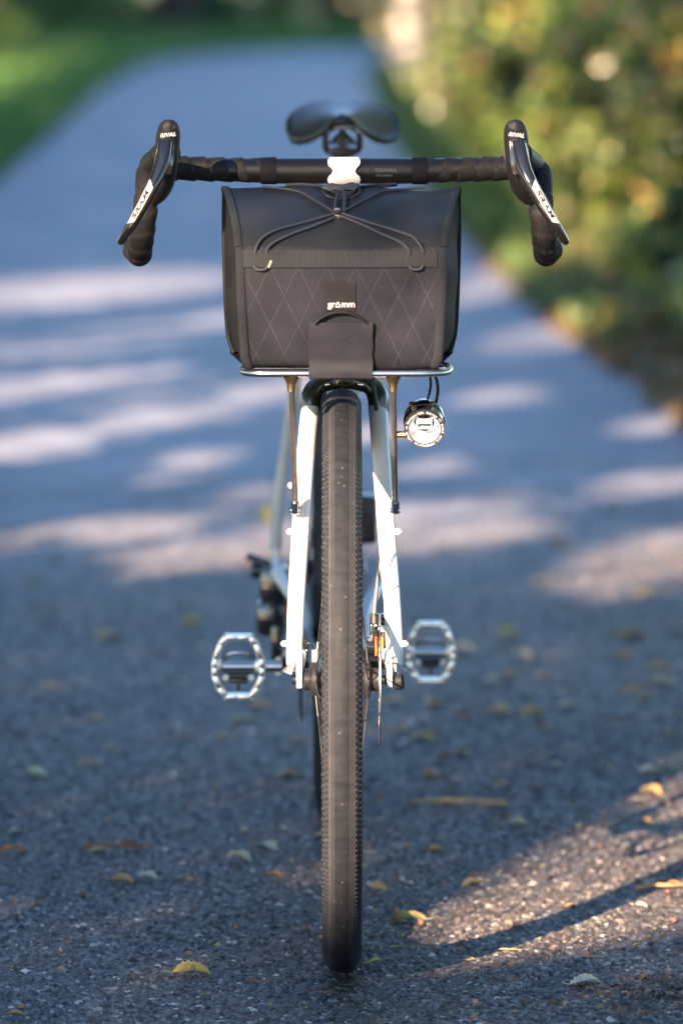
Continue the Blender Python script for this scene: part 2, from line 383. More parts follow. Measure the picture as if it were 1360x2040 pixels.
for i, y in enumerate(ys):
    a, b = interp(y, LEFT), interp(y, RIGHT)
    for k in range(9): pv.append((a+(b-a)*k/8+(.03*math.sin(y*2.3+k) if k in (0, 8) else 0), y, 0))
    if i:
        for k in range(8): q = (i-1)*9+k; pf.append((q, q+1, q+10, q+9))
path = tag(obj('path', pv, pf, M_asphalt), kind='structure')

sv, sf = [], []
for i in range(40):
    x = -2.0+2.7*i/39; y = 4.95+.05*math.sin(x*3)+.03*math.sin(x*11); w = .012+.004*math.sin(i*1.7); sv += [(x, y-w, .004), (x, y+w, .004)]
    if i: a = 2*i; sf.append((a-2, a, a+1, a-1))
obj('bitumen_seam', sv, sf, mat('bitumen', (.02, .02, .021), .45, bump=(200, .4)), path)
# loose and bedded stone chips that the near asphalt is made of
def chips(n, x0, x1, y0, y1, s0, s1):
    y = y0+(y1-y0)*(1-np.sqrt(1-RS.rand(n))); x = RS.uniform(x0, x1, n)*(1+np.maximum(0, y)*.12); s = RS.uniform(s0, s1, n)*np.where(RS.rand(n) < .12, 1.5, 1)
    base = np.array([(1, 0, 0), (0, 1, 0), (-1, 0, 0), (0, -1, 0), (0, 0, 1), (.5, .3, .8)], float)
    V = base[None]*s[:, None, None]*(1+RS.uniform(-.4, .4, (n, 6, 3)))
    V[:, :, 2] *= RS.uniform(.25, .62, n)[:, None]
    a = RS.uniform(0, 6.28, n); ca, sa = np.cos(a)[:, None], np.sin(a)[:, None]
    X = V[:, :, 0]*ca-V[:, :, 1]*sa; Y = V[:, :, 0]*sa+V[:, :, 1]*ca
    P = np.stack([X+x[:, None], Y+y[:, None], V[:, :, 2]-.0005], 2).reshape(-1, 3)
    fb = np.array([(0, 1, 5), (1, 4, 5), (0, 5, 4), (1, 2, 4), (2, 3, 4), (3, 0, 4)])
    F = (fb[None]+np.arange(n)[:, None, None]*6).reshape(-1, 3)
    g = RS.choice([.028, .052, .084, .125, .22, .44], n, p=[.20, .28, .26, .16, .08, .02])*RS.uniform(.8, 1.2, n)*(1+.35*np.sin(x*5+1.7*np.sin(y*2.3))*np.sin(y*3.1+x*2))
    hue = RS.rand(n)[:, None]
    c = np.where(hue < .74, g[:, None]*np.array([1.13, 1.0, .87]), np.where(hue < .93, g[:, None]*np.array([1.1, 1.0, .9]), g[:, None]*np.array([1.3, .95, .8])))
    return P, F, np.repeat(c, 6, 0)
def join_np(parts):
    V, F, C, b = [], [], [], 0
    for v, f, c in parts: V.append(v); F.append(f+b); C.append(c); b += len(v)
    return np.vstack(V), np.vstack(F), np.vstack(C)
P, F, C = join_np([chips(66000, -.56, .56, -.45, 2.2, .0022, .0052), chips(56000, -.60, .60, -.45, 6.5, .0030, .0062)])
tag(obj('asphalt_chippings', P, F, M_chip, path, smooth=False, tint=C), kind='stuff')

# ------------------------------------------------------------------ foliage
def leaf_quads(pos, size, tint, flat=.0, asp=.62):
    """one folded leaf (two faces) at each point, random orientation"""
    n = len(pos); d = RS.normal(size=(n, 3)); d[:, 2] *= 1-flat; d /= np.linalg.norm(d, axis=1)[:, None]
    e = RS.normal(size=(n, 3)); e -= d*(e*d).sum(1)[:, None]; e /= np.linalg.norm(e, axis=1)[:, None]; nn = np.cross(d, e)
    s = (np.ones(n)*size if np.isscalar(size) else size)[:, None]
    L = .5*s*d; Wd = .5*s*asp*e; up = nn*s*.10
    V = np.stack([pos-L, pos+Wd+up-L*.1, pos+L, pos-Wd+up-L*.1], 1).reshape(-1, 3)
    f = np.array([(0, 1, 2), (0, 2, 3)]); F = (f[None]+np.arange(n)[:, None, None]*4).reshape(-1, 3)
    return V, F, np.repeat(tint, 4, 0)
def palette(n, cols, w=None, jit=.35):
    cols = np.array(cols); i = RS.choice(len(cols), n, p=w); return cols[i]*RS.uniform(1-jit, 1+jit, (n, 1))
GOLD = [(.38, .31, .09), (.34, .20, .08), (.28, .34, .08), (.44, .40, .18)]
GREEN = [(.050, .105, .022), (.075, .140, .030), (.035, .080, .022), (.11, .16, .035)]
WARM = [(.10, .17, .04), (.18, .22, .05), (.24, .18, .06), (.17, .10, .045), (.06, .12, .035), (.26, .24, .09)]
DARKG = [(.025, .060, .022), (.035, .075, .030), (.020, .050, .022), (.05, .085, .03)]
AUT = [(.24, .15, .05), (.16, .08, .035), (.30, .21, .09), (.10, .06, .035)]

# ---- row of trees left of the path: crowns shaped to throw the dappled shade
PATCH = [(-.994, 11.85, .42, .95), (-.92, 9.42, .29, .58), (-.79, 7.60, .30, .58), (-.49, 6.77, .15, .27), (-.82, 6.05, .16, .43), (-.136, 7.68, .18, .43),
         (-.51, 4.31, .18, .26), (-.267, 3.88, .16, .29), (-.20, 4.83, .115, .21), (-.38, 5.69, .09, .18), (-.38, 5.24, .085, .15), (.29, 4.73, .21, .23),
         (.242, 4.18, .165, .27), (.66, 3.80, .13, .50), (.77, 5.19, .11, .25), (.84, 6.5, .08, .23), (.76, 9.64, .17, .68), (.55, 11.71, .13, .56),
         (.226, 5.51, .085, .15), (-.467, 10.19, .12, .42), (.47, 7.36, .10, .23), (.02, 4.4, .12, .3), (-1.4, 8.3, .2, .5), (1.0, 13.5, .3, 1.2), (.1, 6.3, .1, .25)]
def lit(gx, gy):
    """where the sun should reach: ground points whose rays the crowns leave open"""
    L = np.zeros(len(gx), bool)
    wob = .018*np.sin(gx*31+gy*9)+.014*np.sin(gy*23-gx*17)+.012*np.sin(gx*57-gy*6+2)
    for cx, cy, rx, ry in PATCH:
        sx = gx-(SA/SB)*0.55*(gy-cy)-cx
        L |= (sx/rx)**2+((gy-cy)/ry)**2 < 1.50+wob*34
    z = gy/SB; xl = np.interp(z, [0, .08, .25, .4, .5, .65, .8, 1.3], [-.02, -.033, -.065, -.095, -.13, -.21, -.36, -.40]); xr = .40
    bx = gx-SA*z
    L |= (bx > xl+wob) & (bx < xr+wob) & (gy > .75*gx-.13+wob) & (gy < 3.0+wob) & (gy > .0) & (gx > .115+wob)
    right = np.interp(gy, [t[0] for t in RIGHT], [t[1] for t in RIGHT])
    d = np.sin(gx*5.1+gy*1.3)+np.sin(gx*3.3-gy*1.9+1.2)+np.sin(gy*.83+2)
    left = np.interp(gy, [t[0] for t in LEFT], [t[1] for t in LEFT])
    L |= (gx < left-.25) & (d > -.1) & (gy > 17) & (gy < 60)
    L |= (gx > right+.45) & (d > -.75) & (gy < 60)
    return L
def canopy(n, gx0, gx1, gy0, gy1, size, xa=-8.2, xb=-5.0):
    gx = RS.uniform(gx0, gx1, n); gy = RS.uniform(gy0, gy1, n)
    ok = ~lit(gx, gy)
    gx, gy = gx[ok], gy[ok]; x = RS.uniform(xa, xb, len(gx)); z = (gx-x)/SA; y = gy-SB*z
    return np.stack([x, y, z], 1), size*RS.uniform(.75, 1.25, len(gx))
A1, s1 = canopy(230000, -2.4, 2.6, -1.8, 15, .058, -5.4, -4.0)
A2, s2 = canopy(100000, -5.5, 3.2, 14.5, 88, .24, -8.6, -6.2)
A3, s3 = canopy(16000, 2.4, 5.0, 0, 40, .16)
A4, s4 = canopy(24000, -18, 7.0, 80, 124, .42, -24, -19)
# thin leaf sprays added in the gap to weaken the beam on the bicycle
zz_ = RS.uniform(.66, 1.25, 1200); gx_ = RS.uniform(-.42, .42, 1200)+SA*zz_; gy_ = SB*zz_; x_ = RS.uniform(-5.4, -4.2, 1200)
A5 = np.stack([x_, gy_-SB*(gx_-x_)/SA, (gx_-x_)/SA], 1); s5 = RS.uniform(.028, .042, 1200)
AP = np.vstack([A1, A2, A3, A4, A5]); AS = np.r_[s1, s2, s3, s4, s5]
tree_y = [-22, -17.0, -7.6, -4, -.5, 4.5, 10, 16, 22, 29, 36, 43, 50, 58, 66]
near = np.argmin(np.abs(AP[:, 1][:, None]-np.array(tree_y)[None]), 1)
treelabels = ['beech with low spreading boughs', 'hornbeam with a leaning stem', 'beech with a forked stem', 'lime with drooping boughs']
def make_tree(name, base, h, r, m, label, crown=None, csize=None, cols=GREEN, lean=(0, 0), group=None, boughs=6):
    t = empty(name, base); tag(t, label, 'tree', group)
    b = MB(); tp = [(0, 0, -.1), (lean[0]*.3, lean[1]*.3, h*.3), (lean[0]*.6, lean[1]*.7, h*.65), (lean[0], lean[1], h)]
    pth = spline(tp, .25); b.add(*sweep(pth, list(np.interp(np.linspace(0, 1, len(pth)), [0, .04, .3, 1], [r*1.35, r*1.05, r*.8, r*.25])), 12)); b.build('trunk', m, t)
    for k in range(boughs):
        z = h*rnd.uniform(.35, .9); a = rnd.uniform(0, 6.28); L = h*rnd.uniform(.2, .38); p0 = np.array([lean[0]*z/h, lean[1]*z/h, z])
        q = [p0, p0+np.array([math.cos(a)*L*.5, math.sin(a)*L*.5, L*.25]), p0+np.array([math.cos(a)*L, math.sin(a)*L, L*.35])]
        pp = spline(q, .3); mb = MB(); mb.add(*sweep(pp, list(np.linspace(r*.38, r*.08, len(pp))), 7)); mb.build('bough', m, t)
    if crown is not None and len(crown):
        v, f, c = leaf_quads(crown-np.array(base), csize, palette(len(crown), cols)); obj('crown', v, f, M_leaf, t, smooth=False, tint=c)
    return t
for i, y in enumerate(tree_y):
    k = near == i
    extra = np.stack([RS.normal(-7.2, 1.0, 700), RS.normal(y, 1.8, 700), RS.uniform(6.5, 9.5, 700)], 1)
    make_tree('broadleaf_tree', (-6.6+.7*math.sin(i*2.1), y, 0), 8.5+.8*math.sin(i*1.3), .17+.04*math.sin(i*3.3), M_barkdark,
              'tall green broadleaf tree standing in the shady row along the grassy side of the path', np.vstack([AP[k], extra]), np.r_[AS[k], np.full(700, .16)], GREEN,
              (.5*math.sin(i), .4*math.cos(i*1.7)), 'row of trees along the grassy side')

for i, (x, y) in enumerate([(5.6, -8), (6.4, -2), (5.4, 4), (6.2, 10), (5.8, 16.5), (6.6, 23), (6.0, 30), (6.5, 38), (6.2, 46), (6.8, 55), (2.4, -14), (5.8, -14.5), (-.8, -18.5), (8.5, 1), (8.8, 8)]):  # unseen trees added around the path to cut down the sky light
    n_ = 2600; d_ = RS.normal(size=(n_, 3)); d_ /= np.linalg.norm(d_, axis=1)[:, None]; d_ *= RS.uniform(.3, 1, (n_, 1))**.6
    make_tree('sky_block_tree', (x, y, .3), 9.5, .2, M_barkdark, 'tall green unseen tree added beside the path to block sky light', np.array([x, y, 6.6])+d_*np.array([2.3, 3.2, 3.6]), RS.uniform(.22, .38, n_), GREEN, (.3*math.sin(i), .2), 'added trees blocking the sky', 4)
# ---- shrubs, hedge and bank plants
def shrub(name, c, rad, label, cols, n, size, group=None, cat='shrub', w=None, stems=5, zmin=.02):
    t = empty(name, (c[0], c[1], 0)); tag(t, label, cat, group)
    nc = max(10, int(n/110)); d = RS.normal(size=(nc, 3)); d /= np.linalg.norm(d, axis=1)[:, None]; d *= RS.uniform(.45, 1, (nc, 1))**.5
    ctr = d*np.array([rad[0], rad[1], rad[2]])+np.array([0, 0, c[2]])
    pick = RS.randint(0, nc, n); cr = RS.uniform(.10, .22, nc)[pick][:, None]*max(rad)*.62
    p = ctr[pick]+RS.normal(size=(n, 3))*cr; p[:, 2] = np.maximum(p[:, 2], zmin+.1*RS.rand(n))
    tone = RS.uniform(.45, 1.5, nc)[pick][:, None]
    v, f, cc = leaf_quads(p, size*RS.uniform(.6, 1.3, n), palette(n, cols, w)*tone); obj('foliage', v, f, M_leaf if cols is not DARKG else M_leafdull, t, smooth=False, tint=cc)
    for k in range(stems):
        a = rnd.uniform(0, 6.28); q = spline([(rnd.uniform(-.1, .1), rnd.uniform(-.1, .1), -.05), (math.cos(a)*rad[0]*.3, math.sin(a)*rad[1]*.3, c[2]*.7), (math.cos(a)*rad[0]*.7, math.sin(a)*rad[1]*.7, c[2]+rad[2]*.5)], .15)
        mb = MB(); mb.add(*sweep(q, list(np.linspace(.02, .006, len(q))), 6)); mb.build('stem', M_barkdark, t)
    return t
BK = 'shrubs on the bank beside the path'
shrub('ivy_bush', (1.78, 9.0, .30), (.60, 1.2, .42), 'low dark green ivy bush where the hedge meets the asphalt', DARKG+[(.05, .11, .06), (.16, .17, .05)], 2600, .105, BK)
shrub('laurel_bush', (1.92, 12.4, .75), (.72, 1.4, .75), 'bushy green and yellow shrub in front of the brown trunk', GREEN+DARKG+DARKG+GOLD[2:], 2800, .12, BK)
shrub('bramble_bush', (1.92, 16.8, .95), (.70, 1.3, 1.0), 'rust and yellow autumn bramble tangled round the brown trunk', WARM+GREEN+DARKG+GOLD[:2], 2800, .12, BK)
shrub('hazel_bush', (2.20, 21.5, 1.0), (.85, 1.8, 1.1), 'sunlit olive hazel bush behind the bramble', WARM+GREEN+DARKG+GOLD[1:3], 2600, .14, BK)
shrub('elder_bush', (2.35, 28.5, .9), (.95, 2.3, 1.1), 'loose blue-green elder bush above the grassy bank', GREEN+[(.07, .12, .08)], 2800, .13, BK)
shrub('hawthorn_bush', (2.15, 37, .9), (.95, 3, 1.2), 'pale tan hawthorn bush next to the pale trunk', [(.38, .33, .20), (.24, .24, .11), (.14, .17, .06), (.30, .25, .15)], 3000, .14, BK)
shrub('spindle_bush', (1.55, 52, .8), (.75, 3, 1.1), 'sandy dry bush at the far bend of the path', [(.42, .36, .23), (.26, .24, .12), (.14, .16, .06)], 3200, .15, BK)
shrub('holly_bush', (3.3, 66, .9), (1.6, 3.5, 1.3), 'dark holly bush closing the view past the bend', DARKG, 4500, .16, BK)
shrub('fern_clump', (1.20, 10.8, .10), (.25, .7, .14), 'small fern clump drooping over the path edge', GREEN, 600, .08, BK, 'fern', stems=0)
shrub('fern_clump', (1.12, 17.0, .16), (.40, 1.2, .18), 'bright lime weeds at the foot of the bramble', [(.24, .32, .06), (.15, .22, .04)], 900, .09, BK, 'fern', stems=0)
shrub('privet_bush', (1.52, 19.2, .62), (.55, 1.1, .75), 'golden privet bush leaning over the grass behind the brown trunk', GOLD[:3]+GREEN+GREEN+DARKG+[(.06, .12, .07)], 2200, .13, BK)
shrub('dogwood_bush', (1.55, 24.5, .75), (.62, 1.5, .9), 'mixed green and ochre dogwood bush between privet and elder', GREEN+GREEN+WARM+GOLD[2:3], 2200, .14, BK)
shrub('willow_bush', (1.50, 32.0, .75), (.62, 1.9, .95), 'grey-green willow bush halfway to the pale trunk', [(.12, .19, .09), (.18, .22, .10), (.07, .13, .05), (.30, .28, .14)], 2200, .15, BK)
shrub('rosehip_bush', (1.46, 11.4, .55), (.36, .6, .6), 'russet rosehip bush beside the brown trunk at the path edge', WARM[2:4]+GOLD[:2]+DARKG+GREEN, 1500, .10, BK)
shrub('spurge_clump', (1.22, 14.6, .34), (.30, .9, .36), 'yellow-green spurge clump at the path edge below the privet', GOLD[2:]+GREEN+[(.24, .30, .07)], 1300, .10, BK, 'plant', stems=3)
shrub('dock_clump', (1.15, 21.5, .36), (.34, 1.3, .42), 'green dock clump with a few rusty leaves standing in the grass by the path', GOLD[1:3]+GREEN+[(.20, .30, .07), (.14, .24, .06)], 1300, .12, BK, 'plant', stems=3)
shrub('cow_parsley', (1.15, 28.0, .36), (.36, 1.7, .42), 'pale seeding cow parsley in the grass below the elder', [(.44, .40, .24), (.24, .28, .10), (.12, .19, .05)], 1300, .12, BK, 'plant', stems=3)
make_tree('ivy_tree', (1.47, 12.9, .1), 6.5, .085, M_bark, 'brown sunlit tree trunk rising out of the hedge', RS.normal(size=(500, 3))*np.array([.7, .7, .6])+np.array([1.4, 12, 6.0]), np.full(500, .12), WARM, (.1, .1), 'bank trees', 2)
make_tree('birch_tree', (.80, 47.0, .05), 7.5, .16, M_barkpale, 'pale birch trunk beside the far end of the path', RS.normal(size=(900, 3))*np.array([1, 1, 1.2])+np.array([1.0, 47, 6.4]), np.full(900, .12), WARM, (.1, .2), 'bank trees')
FAR = 'dark shrubs beyond the bend'
for k, (x, y, rx, h) in enumerate([(-8.2, 72, 1.7, 2.2), (-6.0, 76.5, 1.6, 2.6), (-3.9, 85, 1.7, 2.4), (-1.5, 86, 1.7, 2.2), (.9, 85.5, 1.7, 2.6), (-7.4, 83, 1.8, 2.6), (3.2, 86, 1.7, 2.4), (-5.2, 93, 2.0, 2.8), (-2.7, 94, 2.0, 2.6), (-.3, 94, 2.0, 2.8), (2.2, 94, 2.0, 2.6)]):
    shrub('evergreen_shrub', (x, y, .55), (rx, 1.3, h), 'dense dark evergreen shrub in the deep shade beyond the bend of the path', [(.055, .15, .045), (.075, .20, .06), (.04, .11, .04), (.09, .21, .06)], 3600, .24, FAR)
make_tree('oak_tree', (-3.3, 82.5, 0), 9, .5, M_barkdark, 'thick dark trunk in the deep shade beyond the bend', RS.normal(size=(1500, 3))*np.array([2.2, 2, 1.3])+np.array([-3.3, 82.5, 8.0]), np.full(1500, .3), DARKG)
shrub('nettle_patch', (-5.2, 52, .35), (1.2, 4, .45), 'tall nettle patch on the grassy side under the trees', GREEN, 2600, .14, None, 'nettles', stems=0)

# ---- grass on both verges, leaf litter under the hedge (uncountable)
def grass(n, xf, y0, y1, h0, h1, cols):
    y = RS.uniform(y0, y1, n); x, z0 = xf(y, RS.rand(n)); h = RS.uniform(h0, h1, n); a = RS.uniform(0, 6.28, n); w = h*.07
    ln = RS.normal(size=(n, 2))*h[:, None]*.35
    b = np.stack([x, y, z0-.02], 1); wv = np.stack([np.cos(a)*w, np.sin(a)*w, 0*a], 1); tip = b+np.stack([ln[:, 0], ln[:, 1], h], 1); mid = b+np.stack([ln[:, 0]*.3, ln[:, 1]*.3, h*.6], 1)
    V = np.stack([b-wv, b+wv, mid+wv*.8, tip, mid-wv*.8], 1).reshape(-1, 3)
    f = np.array([(0, 1, 2), (0, 2, 4), (4, 2, 3)]); F = (f[None]+np.arange(n)[:, None, None]*5).reshape(-1, 3)
    return V, F, np.repeat(palette(n, cols), 5, 0)
def xr(y, t): d = -.02+2.0*t**1.6; return np.interp(y, [q[0] for q in RIGHT], [q[1] for q in RIGHT])+d, np.interp(d, [0, .25, .6, 1.4, 3], [-.02, .03, .10, .28, .5])
def xl(y, t): d = -.02+8*t**1.5; return np.interp(y, [q[0] for q in LEFT], [q[1] for q in LEFT])-d, np.interp(d, [0, .3, 1, 3, 12], [-.02, .03, .06, .10, .2])
GR = [(.09, .18, .05), (.13, .23, .06), (.07, .15, .04), (.20, .28, .09), (.24, .25, .11)]
tag(obj('grass', *(lambda g: (g[0], g[1]))(g1 := join_np([grass(26000, xr, 14, 60, .08, .24, GR+[(.24, .28, .06)]), grass(2500, xr, 9, 14, .05, .16, GR)])), M_grass, smooth=False, tint=g1[2]),
    'bright green grass along the sunny bank', 'grass', kind='stuff')
tag(obj('grass', *(lambda g: (g[0], g[1]))(g2 := grass(52000, xl, 18, 82, .10, .30, [(.12, .26, .06), (.16, .31, .08), (.09, .20, .05)])), M_grass, smooth=False, tint=g2[2]),
    'green grass under the trees beside the path', 'grass', kind='stuff')
n = 5200; yy = RS.uniform(5.5, 22, n); xx, zz = xr(yy, RS.rand(n)*.75); xx -= .06*RS.rand(n)
v, f, c = leaf_quads(np.stack([xx, yy, zz+.03+.03*RS.rand(n)], 1), .05*RS.uniform(.5, 1.3, n), palette(n, AUT), flat=.85)
tag(obj('leaf_litter', v, f, M_leaf, smooth=False, tint=c), 'brown leaf litter at the foot of the hedge', 'leaf litter', kind='stuff')
n = 900; yy = -.4+4.5*RS.rand(n)**1.4; xx = RS.uniform(-.75, .85, n); xx = np.where(RS.rand(n) < .45, np.abs(xx), xx)
zc = .0055
v, f, c = leaf_quads(np.stack([xx, yy, np.full(n, zc)], 1), .009*RS.uniform(.4, 1.4, n), palette(n, [(.30, .16, .08), (.38, .25, .12), (.20, .10, .05), (.40, .18, .12), (.30, .26, .12)]), flat=.8)
nb = 500; xx = RS.normal(.40, .07, nb); yy = RS.normal(-.16, .05, nb)
v2, f2, c2 = leaf_quads(np.stack([xx, yy, np.full(nb, zc)], 1), .008*RS.uniform(.4, 1.5, nb), palette(nb, [(.12, .08, .06), (.25, .14, .08), (.07, .05, .045), (.22, .17, .14)]), flat=.7)
v, f, c = join_np([(v, f, c), (v2, f2, c2)])
tag(obj('leaf_crumbs', v, f, M_crumb, smooth=False, tint=c), 'tiny brown leaf crumbs scattered over the asphalt', 'leaf crumbs', kind='stuff')

# ------------------------------------------------------------------ fallen leaves and twigs, each a thing
def leaf_mesh(L, wid, curl, fold, twist, seed, tipcol=None, col=(.5, .4, .15)):
    R = random.Random(seed); nu, nv = 14, 6; V, C = [], []
    for i in range(nu+1):
        t = i/nu; w = wid*.5*(math.sin(math.pi*min(1, t*.96+.03))**.75)*(1+.10*math.sin(t*40+seed))
        for k in range(nv+1):
            s = k/nv*2-1; y = s*w; a = curl*(s*1.0)
            z = abs(s)*w*fold+(1-math.cos(a))*w*.9+.10*L*math.sin(t*3.1)*twist+L*.02*math.sin(s*3+t*9+seed)
            V.append(((t-.5)*L, y*math.cos(a*.6), z)); g = 1-.35*(R.random()**3)
            cc = col if not tipcol else tuple(a_+(b_-a_)*max(0, min(1, (t-.55)*3)) for a_, b_ in zip(col, tipcol)); C.append([q*g for q in cc])
    F = [(i*(nv+1)+k, i*(nv+1)+k+1, (i+1)*(nv+1)+k+1, (i+1)*(nv+1)+k) for i in range(nu) for k in range(nv)]
    b = len(V); st = sweep([(-L*.5, 0, .001), (-L*.62, L*.03, L*.04), (-L*.72, L*.02, L*.09)], [.0007, .0006, .0005], 5); V += st[0]; F += [tuple(q+b for q in ff) for ff in st[1]]; C += [list(col)]*len(st[0])
    V = np.array(V, float); V[:, 2] -= V[:, 2].min(); return V, F, np.array(C)
M_fallen = tint_mat('fallen_leaf', .5, .25, bump=(400, .3))
def fallen(x, y, L, wid, rot, tilt, col, label, curl=.8, fold=.15, twist=.6, tip=None, group=None, seed=1):
    v, f, c = leaf_mesh(L, L*wid, curl, fold, twist, seed, tip, col)
    o = obj('fallen_leaf', v, f, M_fallen, None, True, None, c); o.location = (x, y, .003); o.rotation_euler = (tilt, 0, rot)
    zmin = min((o.rotation_euler.to_matrix() @ Vector(p)).z for p in v); o.location.z = .0025-zmin
    return tag(o, label, 'leaf', group)
YEL, OCH, PALE, BRN = (.58, .42, .18), (.50, .31, .13), (.64, .55, .38), (.38, .21, .10)
fallen(-.183, -.055, .046, .52, .05, 0, (.66, .48, .17), 'curled yellow leaf with a rolled end lying alone on the dark asphalt', 1.5, .2, .3, None, None, 3)
fallen(.085, .24, .050, .42, math.pi+.15, .12, (.52, .46, .20), 'brown and cream curled leaf at the corner of the sunlit patch', 1.2, .5, .5, (.30, .14, .05), None, 4)
fallen(.295, -.115, .042, .75, .2, 0, (.66, .62, .46), 'broad pale grey-green leaf lying beside the leaf crumbs', .5, .25, .9, None, None, 5)
fallen(.043, .004, .024, .5, .3, .1, (.58, .52, .14), 'tiny yellow leaf touching the tyre at the ground', .7, .3, .7, (.35, .2, .08), None, 6)
fallen(-.466, 1.268, .048, .5, -.35, .1, (.60, .58, .36), 'cream pointed leaf lying alone on the shaded asphalt, derailleur side', .7, .3, .6, None, None, 7)
fallen(-.279, 2.82, .045, .7, .6, .3, (.50, .36, .08), 'golden upturned leaf behind the derailleur', .8, .2, .9, None, None, 8)
fallen(.307, 2.69, .045, .7, .2, .3, (.52, .42, .10), 'golden leaf standing on edge behind the pedal', .8, .2, .9, None, None, 9)
fallen(-.158, 4.40, .060, .8, .4, .7, (.75, .55, .10), 'bright yellow leaf in the sun seen beside the fork blade', .5, .1, .8, None, None, 10)
GL = 'small leaves scattered over the path'
others = [(-.426, 2.667, .055), (-.092, .518, .027), (-.335, .688, .026), (.324, 2.428, .036), (.288, 2.215, .039), (.129, 1.602, .032), (.329, 1.681, .030), (.464, 3.98, .042), (-.268, 1.681, .024), (-.193, 1.611, .02),
          (.091, .723, .018), (.134, 1.259, .026), (.266, 1.85, .036), (.198, 1.80, .036), (.093, 1.95, .030), (.067, 1.95, .026), (.525, 1.634, .028), (.508, 1.976, .034), (-.623, 3.346, .034), (-.187, 3.645, .042),
          (.437, 1.057, .022), (-.461, .83, .026), (-.403, -.02, .014), (-.382, -.265, .02), (-.21, .502, .026), (.225, .207, .016), (.39, .33, .02), (.42, .48, .034), (.30, .33, .014), (.37, .10, .013), (.16, .02, .014),
          (.44, 1.75, .03), (.38, 2.05, .03), (.22, 2.5, .04), (.52, 2.7, .05), (.56, 2.3, .04), (.60, 3.2, .05), (.16, 1.42, .024), (.33, 1.35, .02), (-.12, 1.2, .018), (-.36, 1.5, .02), (-.50, 2.1, .03), (.05, 1.05, .016), (.24, .95, .02), (.47, 1.3, .03), (-.30, 3.1, .04), (.62, 4.6, .06), (.40, 3.4, .05)]
for k in range(74):
    y_ = .35+3.2*rnd.random()**1.1; x_ = rnd.uniform(-.1, .080*(y_+5.2)) if rnd.random() < .72 else rnd.uniform(-.078*(y_+5.2), 0)
    if y_ > .75 or x_ < .2: others.append((x_, y_, rnd.uniform(.016, .036)*(1+.14*y_)))
TONES = [('yellow', YEL), ('ochre', OCH), ('pale', PALE), ('brown', BRN)]
for i, (x, y, L) in enumerate(others):
    tn, col = TONES[(i*7+i//3) % 4]
    side = 'derailleur side' if x < 0 else 'headlight side'
    zone = 'beside the front tyre' if y < .6 else 'between front tyre and pedals' if y < 1.7 else 'just behind the rear wheel' if y < 3 else 'well behind the bicycle'
    lab = 'small %s fallen leaf on the asphalt %s, %s' % (tn, zone, side)
    fallen(x, y, L*1.1, rnd.uniform(.42, .75), rnd.uniform(-.9, .9)+(math.pi if i % 2 else 0), rnd.uniform(-.15, .3), col, lab, rnd.uniform(.3, 1.2), rnd.uniform(.1, .4), rnd.uniform(.3, 1), None, '%s leaves %s, %s' % (tn, zone, side), 20+i)
def twig(x, y, L, rot, label, m, r=.0018):
    pts = [(-L/2, 0, r), (-L*.2, L*.05, r*1.6), (L*.1, -L*.03, r*1.5), (L/2, L*.06, r)]; p = spline(pts, L/14); mb = MB(); mb.add(*sweep(p, list(np.linspace(r, r*.5, len(p))), 6))
    mb.add(*sweep(spline([(L*.02, 0, r*1.5), (L*.15, L*.10, r*2.4), (L*.26, L*.13, r*2)], L/20), r*.5, 5))
    o = mb.build('twig', m); o.location = (x, y, .003); o.rotation_euler.z = rot; tag(o, label, 'twig')
M_tw1 = mat('red_twig', (.22, .09, .04), .7, bump=(200, .5)); M_tw2 = mat('straw_twig', (.42, .30, .14), .7, bump=(200, .5))
twig(-.31, .70, .10, .08, 'reddish brown broken twig on the shaded asphalt', M_tw1, .004)
twig(-.20, .50, .03, -.3, 'short rust coloured twig on the asphalt beside a small leaf', M_tw1)
twig(.16, 1.04, .11, .05, 'long straw coloured twig behind the bright sunlit patch', M_tw2, .003)
twig(.43, .44, .08, .25, 'orange dry twig lying in the sunlit patch', mat('orange_twig', (.48, .24, .10), .7), .003)
twig(.085, .085, .05, -.1, 'thin pale twig between the tyre and the sunlit patch', M_tw2, .0009)
twig(.21, .07, .03, -.15, 'thin straw stalk below the wheel shadow', M_tw2, .0009)
twig(.31, .03, .045, .15, 'thin bent stalk above the pale broad leaf', M_tw2, .0009)
twig(-.02, -.16, .035, -.05, 'thin rust needle in front of the tyre', M_tw1, .0009)
twig(-.10, -.10, .028, -.6, 'fine brown stalk near the curled yellow leaf', M_tw1, .0009)

# ------------------------------------------------------------------ the bicycle
BIKE = tag(empty('bicycle', (0, 0, 0)), 'white gravel bicycle with drop bars seen head on, standing on the asphalt path', 'bicycle')
R = .356
CX = .003                                                     # steering assembly sits a hair right of the wheel
def rx(y, z): w = min(1, max(0, (y-.2)/.3)); return w*(-.0232*y+.0211*z)
def q(x, y, z): return (x+rx(y, z), y, z)

